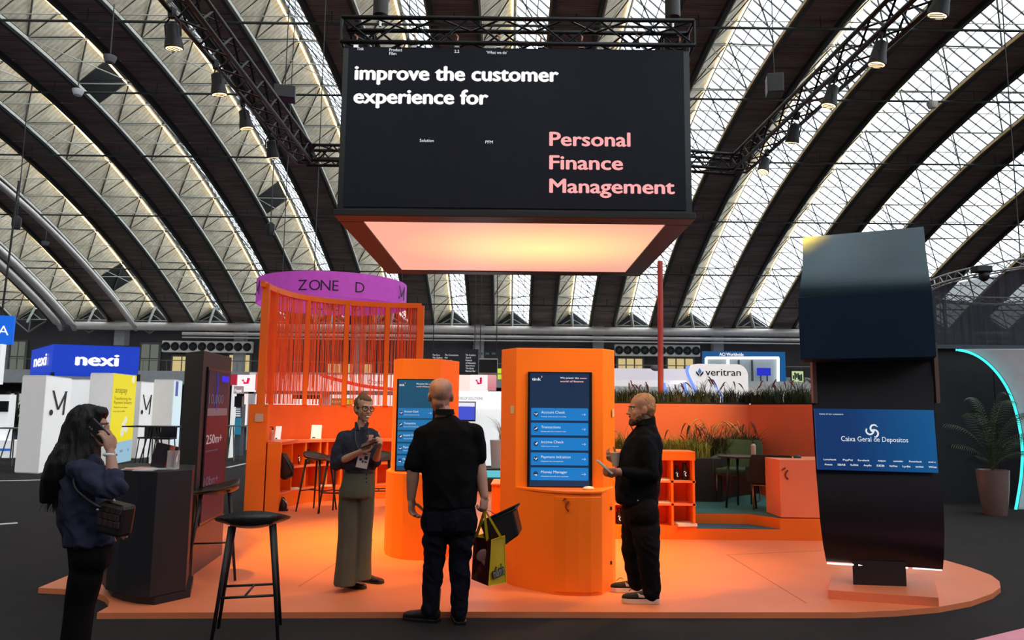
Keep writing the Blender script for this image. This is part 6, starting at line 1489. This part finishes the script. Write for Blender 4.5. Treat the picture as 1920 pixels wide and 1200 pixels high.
# ============ bearded man in profile ============
YR = 5.88; q = lambda px, py, dy=0.0: P(px, py, YR+dy)
mn = thing('person', 'bearded balding man in black jacket standing in profile facing left', 'person', V(1200, YR, ST))
hc = q(1201, 767, 0); HM = headM(R(90+6), R(-3)); Fv = HM@Yv
b = MB(); head(b, hc, HM, 1.0, nose=1.1, jaw=1.15); limb(b, [hc+Vector((.03, 0, -.05)), q(1211, 797), q(1214, 810)], [.058, .060, .075], 16)
sn, sf_ = q(1211, 832, -.15), q(1205, 830, .15)
en, wn = q(1221, 893, -.22), q(1160, 884, -.25); ef, wf = q(1208, 890, .2), q(1158, 866, .02)
b.loft([(q(1210, 825), .09, .12, Xv, Yv), (q(1203, 870), .12, .14, Xv, Yv), (q(1200, 930), .11, .13, Xv, Yv), (q(1200, 960), .10, .12, Xv, Yv)], 22, 2.2)
for s_, e_, w_ in ((sn, en, wn), (sf_, ef, wf)): limb(b, [s_, s_.lerp(e_, .5), e_, e_.lerp(w_, .4), w_], [.042, .044, .040, .040, .028], 12)
hand(b, wn, (-1, .1, -.12), (.1, .75, .4), 1, 1.02, .60, thc=.6)
hand(b, wf, (-.8, .1, .45), (.2, -.7, .6), 1, 1.0, .60, thc=.6)
hn, hf = q(1205, 960, -.10), q(1195, 960, .10); kn, kf = q(1216, 1040, -.10), q(1184, 1034, .12); an, af = q(1222, 1108, -.08), q(1192, 1092, .14)
for a_, k_, n_2 in ((hn, kn, an), (hf, kf, af)): limb(b, [a_, k_, n_2], [.085, .055, .038], 12)
remesh(b, 'body', skin_r, mn, .006, sm=3); eyes(mn, hc, HM, 1.0)
bb_ = MB(); E = lambda x, y, z, rx, ry, rz: bb_.ell(hc+HM@Vector((x, y, z)), (rx, ry, rz), M=HM, nu=18, nv=12)
E(0, .052, -.092, .046, .046, .034); E(.045, .020, -.070, .022, .040, .032); E(-.045, .020, -.070, .022, .040, .032); E(0, .090, -.056, .026, .012, .007); E(0, .078, -.106, .026, .024, .024)
remesh(bb_, 'beard', mat('reddish brown beard', (.11, .045, .025), .8, var=.4, scale=30, bump=.8, bscale=90), mn, .005, fold=.004, fscale=(60, 60, 60), seed=7)
hb_ = MB(); E = lambda x, y, z, rx, ry, rz: hb_.ell(hc+HM@Vector((x, y, z)), (rx, ry, rz), M=HM, nu=18, nv=12)
E(0, -.045, .010, .083, .080, .080); E(0, -.030, .055, .079, .092, .073); E(0, -.05, -.03, .07, .06, .05)
remesh(hb_, 'hair', mat('short ginger blond hair', (.42, .20, .09), .6, var=.3, scale=30, bump=.5, bscale=90), mn, .005, fold=.003, fscale=(50, 50, 50), seed=8)
jk = mat('black jersey jacket', (0.0055, 0.0044, 0.0066), .8, spec=.12, var=.2, bump=1, bscale=9)
b = MB(); b.loft([(q(1213, 792), .064, .068, Xv, Yv), (q(1213, 803), .085, .10, Xv, Yv), (q(1211, 815), .115, .17, Xv, Yv), (q(1206, 835), .145, .195, Xv, Yv), (q(1199, 865), .165, .19, Xv, Yv), (q(1197, 900), .168, .185, Xv, Yv), (q(1194, 925), .165, .18, Xv, Yv), (q(1192, 943), .158, .175, Xv, Yv)], 28, 2.3)
limb(b, [sn+Vector((0, .07, .02)), sn, sn.lerp(en, .5), en, en.lerp(wn, .45), en.lerp(wn, .9)], [.07, .076, .070, .062, .052, .042], 16)
limb(b, [sf_+Vector((0, -.07, .02)), sf_, sf_.lerp(ef, .5), ef, ef.lerp(wf, .45), ef.lerp(wf, .85)], [.07, .074, .068, .058, .050, .042], 16)
remesh(b, 'jacket', jk, mn, .0085, fold=.013, fscale=(7, 7, 5), seed=9)
cb = MB(); c0_ = q(1211, 789); cb.loft([(c0_+Vector((-.0, 0, -.03)), .078, .082, Xv, Yv), (c0_+Vector((.004, 0, .018)), .070, .074, Vector((1, 0, .25)).normalized(), Yv)], 24, 2.2); cb.build('collar', jk, mn, smooth=True, edge=True)
chb = mat('charcoal brown chinos', (0.0121, 0.0066, 0.0077), .85, spec=.12, var=.25, bump=1, bscale=11)
b = MB(); b.loft([(q(1200, 930), .138, .15, Xv, Yv), (q(1200, 955), .142, .16, Xv, Yv), (q(1201, 975), .14, .15, Xv, Yv), (q(1202, 992), .12, .12, Xv, Yv)], 24, 2.2)
for a_, k_, n_2 in ((hn, kn, an), (hf, kf, af)): limb(b, [a_, a_.lerp(k_, .5), k_, k_.lerp(n_2, .4), k_.lerp(n_2, .8), n_2+Vector((0, 0, .0))], [.122, .108, .084, .074, .070, .070], 16)
remesh(b, 'trousers', chb, mn, .0085, fold=.013, fscale=(6, 6, 8), seed=10)
solew = mat('cream rubber sole', (.75, .58, .5), .5); up_ = mat('black knit upper', (.012, .010, .012), .8)
for i, (px, py, L) in enumerate(((1238, 1134, .30), (1210, 1112, .29))):
    g1 = G(px, py, ST); so_ = shoe(mn, (g1.x, g1.y+(.05 if i == 0 else .04), ST), (-1, .04, 0), L, .075, .10, up_, sole=.034, solem=solew, ankle=.015)
    c = Vector((g1.x-L*.42, g1.y+(.05 if i == 0 else .04)-.056, ST+.075)); tk = [c+Vector((x_*L, 0, z_*L)) for x_, z_ in ((-.18, .05), (-.15, -.06), (-.02, -.07), (.30, .06), (.0, -.02), (-.10, -.0))]
    MB().add(tk+[p+Vector((0, .012, 0)) for p in tk], [(0, 1, 2, 5), (5, 2, 3, 4), (6, 11, 8, 7), (11, 10, 9, 8), (0, 6, 7, 1), (1, 7, 8, 2), (2, 8, 9, 3), (3, 9, 10, 4), (4, 10, 11, 5), (5, 11, 6, 0)]).build('side_mark', mat('silver print', (.6, .5, .5), .4), so_)
    MB().path(catmull([c+Vector((-.06, .05, .03)), c+Vector((-.09, .03, .045)), c+Vector((-.12, .04, .02))], 4), .003, 5).build('laces', blackm, so_)
ph = q(1131, 873, -.23); t = thing('smartphone', 'white phone held out in the bearded man\'s near hand', 'phone', ph)
MB().box(ph+Vector((.01, .0, -.01)), (.018, .07, .15), M=Matrix.Rotation(R(-50), 3, 'Y')).build('casing', mat('pale phone shell', (.75, .6, .55), .3), t, bevel=.004)
cp_ = q(1154, 862, -.03); t = thing('paper_cup', 'pale crumpled paper cup in the bearded man\'s far hand', 'cup', cp_)
MB().lathe([(.026, -.05), (.036, .05), (.034, .05), (.024, -.045)], cp_, 18).build('cup_body', mat('pale card', (.42, .33, .3), .6), t, smooth=True, edge=True); MB().lathe([(.038, .05), (.038, .058), (.0, .06)], cp_, 18).build('lid', mat('pale lid', (.6, .48, .42), .5), t, smooth=True, edge=True)
MB().ell(q(1196, 939, -.185), (.005, .004, .009)).build('zip_pull', chrome, mn, smooth=True)
# ============ woman on the phone at left ============
YL = 4.25; q = lambda px, py, dy=0.0: P(px, py, YL+dy)
wl = thing('person', 'woman with very long black hair in navy shirt talking on the phone', 'person', V(150, YL, 0))
hc = q(171, 800, .0); HM = headM(R(-72), R(-2), R(0)); 
b = MB(); head(b, hc, HM, .93, jaw=.9); limb(b, [hc+Vector((-.03, .0, -.05)), q(158, 842), q(155, 852)], [.044, .046, .055], 16)
S1, S2 = rz_(R(-60))
snr, sfr = q(152, 885, -.13), q(168, 882, .13)
eln, wrn = q(214, 915, -.20), q(207, 848, -.12); elf, wrf = q(196, 950, .15), q(216, 975, .02)
b.loft([(q(155, 870), .14, .08, S1, S2), (q(155, 930), .13, .09, S1, S2), (q(160, 990), .11, .08, S1, S2), (q(168, 1030), .10, .08, S1, S2)], 22, 2.2)
limb(b, [snr, snr.lerp(eln, .5), eln, eln.lerp(wrn, .4), wrn], [.036, .038, .034, .033, .024], 12)
limb(b, [sfr, sfr.lerp(elf, .5), elf, elf.lerp(wrf, .5), wrf], [.045, .042, .036, .034, .024], 12)
hand(b, wrn, (-.22, -.0, 1), (-.85, .25, .2), -1, .98, .34, thc=.3)
hand(b, wrf, (.6, -.2, -.5), (-.4, .6, 0), -1, .95, .6)
gl_, gr2 = V(126, YL-.05, 0), V(152, YL+.10, 0)
hn, hf = q(170, 1045, -.06), q(172, 1045, .08); kn, kf = q(148, 1130, -.05), q(152, 1135, .12)
an, af = Vector((gl_.x, gl_.y, .08)), Vector((gr2.x-.06, gr2.y, .08))
for a_, k_, n_2 in ((hn, kn, an), (hf, kf, af)): limb(b, [a_, k_, n_2], [.08, .05, .035], 12)
remesh(b, 'body', skin_t, wl, .0055, sm=3); eyes(wl, hc, HM, .93)
hair_b = mat('long black hair', (.004, .003, .003), .45, spec=.3, var=.3, scale=12, stretch=(6, 6, .6), bump=.5, bscale=20)
hb_ = MB(); E = lambda x, y, z, rx, ry, rz: hb_.ell(hc+HM@(Vector((x, y, z))*.93), (rx*.93, ry*.93, rz*.93), M=HM, nu=18, nv=12)
E(0, -.035, .048, .090, .105, .088); E(0, -.045, .0, .088, .088, .090); E(0, .022, .085, .070, .062, .045)
hb_.loft([(q(158, 785, .0), .085, .10, Xv, Yv), (q(148, 830, -.01), .10, .115, Xv, Yv), (q(138, 865, -.02), .125, .14, Xv, Yv), (q(128, 895, -.02), .122, .14, Xv, Yv), (q(118, 918, -.02), .105, .12, Xv, Yv), (q(112, 936, -.02), .092, .10, Xv, Yv), (q(110, 941, -.02), .085, .085, Xv, Yv)], 24, 2.2)
hr_ = remesh(hb_, 'hair', hair_b, wl, .0075, fold=.009, fscale=(26, 26, 2.2), seed=12)
st2 = MB(); rs_ = random.Random(4)
for k in range(150):
    a_ = rs_.uniform(0, 6.283); p0 = q(112+22*math.cos(a_)*rs_.random()**.5, 925, -.02+.09*math.sin(a_)); p1 = p0+Vector((rs_.uniform(-.05, .02), rs_.uniform(-.02, .02), -rs_.uniform(.02, .11)))
    st2.cone(p0+Vector((.02, 0, .12)), p0, .003, .003, n=3, cap=False); st2.cone(p0, p1, .003, .0008, n=3, cap=False)
st2.build('hair_ends', hair_b, hr_, kind='stuff')
navs = mat('navy cotton shirt', (.028, .030, .060), .85, spec=.2, var=.2, bump=1, bscale=11)
b = MB(); b.loft([(q(158, 851), .058, .058, Xv, Yv), (q(157, 860), .10, .08, S1, S2), (q(156, 872), .155, .10, S1, S2), (q(156, 900), .175, .125, S1, S2), (q(158, 940), .18, .14, S1, S2), (q(162, 975), .175, .14, S1, S2), (q(167, 1003), .175, .13, S1, S2), (q(168, 1020), .17, .125, S1, S2)], 28, 2.2)
limb(b, [snr+Vector((.02, .06, .02)), snr, snr.lerp(eln, .5), eln, eln.lerp(wrn, .30)], [.068, .074, .068, .060, .050], 16)
limb(b, [sfr+Vector((0, -.06, .02)), sfr, sfr.lerp(elf, .5), elf, elf.lerp(wrf, .35)], [.068, .072, .066, .058, .05], 16)
remesh(b, 'shirt', navs, wl, .0085, fold=.020, fscale=(9, 9, 9), seed=13)
blk = mat('black trousers fabric', (0.0050, 0.0033, 0.0044), .9, spec=.12, var=.2)
b = MB(); b.loft([(q(168, 1005), .15, .115, S1, S2), (q(170, 1035), .145, .11, S1, S2), (q(169, 1065), .125, .10, S1, S2)], 24, 2.2)
for a_, k_, n_2 in ((hn, kn, an), (hf, kf, af)): limb(b, [a_, a_.lerp(k_, .5), k_, k_.lerp(n_2, .5), n_2], [.095, .085, .070, .072, .085], 16)
remesh(b, 'trousers', blk, wl, .009, fold=.006, fscale=(6, 6, 3), seed=14)
for g1 in (gl_, gr2+Vector((-.06, 0, 0))): shoe(wl, (g1.x-.08, g1.y, 0), (.95, .2, 0), .24, .06, .085, bs, sole=.02)
b = MB(); b.path([wrn+Vector((.0, .0, -.012))+Vector((.028*math.cos(a), .030*math.sin(a), 0)) for a in [k*.5236 for k in range(12)]], .009, 8, closed=True); b.build('wristband', white, wl, smooth=True)
ph = q(184, 808, -.10); t = thing('smartphone', 'black cased phone at the ear of the long-haired woman', 'phone', ph)
M = Matrix.Rotation(R(-12), 3, 'Z')@Matrix.Rotation(R(-52), 3, 'Y'); MB().box(ph, (.072, .012, .145), M=M).build('casing', blackplastic, t, bevel=.006)
for dz in (.05, .032): c = ph+M@Vector((-.016, -.008, dz)); MB().cone(c, c+M@Vector((0, -.003, 0)), .008, n=14).build('camera_lens', mat('lens glass', (.12, .12, .13), .1), t, smooth=True)
bagc = q(217, 972, -.16); t = thing('handbag', 'black woven crossbody handbag at the hip of the woman on the phone', 'bag', bagc)
M = Matrix.Rotation(R(-18), 3, 'Z')@Matrix.Rotation(R(8), 3, 'Y'); MB().box(bagc, (.17, .10, .17), M=M).build('pouch', mat('black quilted leather', (.016, .010, .011), .4), t, bevel=.02)
lt = mat('woven leather flap', (.045, .025, .024), .35)
for i in range(4):
    for j in range(3):
        c = bagc+M@Vector((-.055+.037*i+(.0 if j % 2 else .008), -.054, .055-.036*j)); MB().box(c, (.034, .012, .033), M=M).build('woven_square', lt, t, bevel=.003)
MB().path(catmull([bagc+Vector((-.07, -.03, .07)), q(185, 950, -.24), q(162, 935, -.22), q(140, 912, -.20), q(140, 880, -.17)], 5), .008, 6).build('strap', blackm, t, smooth=True)
MB().ell(bagc+Vector((-.075, -.045, .05)), (.010, .008, .010)).build('clasp', chrome, t, smooth=True)
rp2 = q(213, 945, -.14); t = thing('rolled_paper', 'pink white rolled leaflet tucked above the handbag', 'leaflet', rp2); MB().box(rp2, (.03, .02, .13), M=Matrix.Rotation(R(-35), 3, 'Y')).build('sheet', mat('pale pink paper', (.6, .45, .45), .6), t, bevel=.004)
# small standing man far away behind the white columns
pf_ = V(127, 27, 0); t = thing('person', 'tiny distant man in a dark suit beside the big white M column', 'person', pf_)
b = MB(); hc = Vector((pf_.x, 27, 1.68)); HM = headM(R(180)); head(b, hc, HM, 1.0); limb(b, [hc+Vector((0, 0, -.05)), hc+Vector((0, 0, -.2))], [.05, .06])
for sx in (-1, 1):
    limb(b, [Vector((pf_.x+sx*.2, 27, 1.40)), Vector((pf_.x+sx*.26, 27, 1.1)), Vector((pf_.x+sx*.25, 26.95, .85))], [.045, .04, .03]); hand(b, (pf_.x+sx*.25, 26.95, .85), (0, 0, -1), (-sx, 0, 0), -sx, 1, .3)
    limb(b, [Vector((pf_.x+sx*.1, 27, .9)), Vector((pf_.x+sx*.1, 27, .5)), Vector((pf_.x+sx*.1, 27, .08))], [.08, .05, .04])
b.loft([(Vector((pf_.x, 27, 1.45)), .15, .09, Xv, Yv), (Vector((pf_.x, 27, .9)), .14, .1, Xv, Yv)])
remesh(b, 'body', skin_t, t, .012, sm=2); hb_ = MB().ell(hc+Vector((0, .02, .04)), (.085, .1, .09)); hb_.build('hair', hair_b, t, smooth=True)
b = MB(); b.loft([(Vector((pf_.x, 27, 1.5)), .10, .08, Xv, Yv), (Vector((pf_.x, 27, 1.42)), .21, .12, Xv, Yv), (Vector((pf_.x, 27, .85)), .2, .13, Xv, Yv)])
for sx in (-1, 1):
    limb(b, [Vector((pf_.x+sx*.19, 27, 1.40)), Vector((pf_.x+sx*.26, 27, 1.1)), Vector((pf_.x+sx*.25, 26.96, .9))], [.06, .055, .045]); limb(b, [Vector((pf_.x+sx*.1, 27, .88)), Vector((pf_.x+sx*.1, 27, .5)), Vector((pf_.x+sx*.1, 27, .08))], [.1, .08, .065])
remesh(b, 'suit', mat('dark suit', (.015, .015, .02), .8), t, .015); shoe(t, (pf_.x-.1, 27.1, 0), (0, -1, 0), .27, .06, .09, boot); shoe(t, (pf_.x+.1, 27.1, 0), (0, -1, 0), .27, .06, .09, boot)
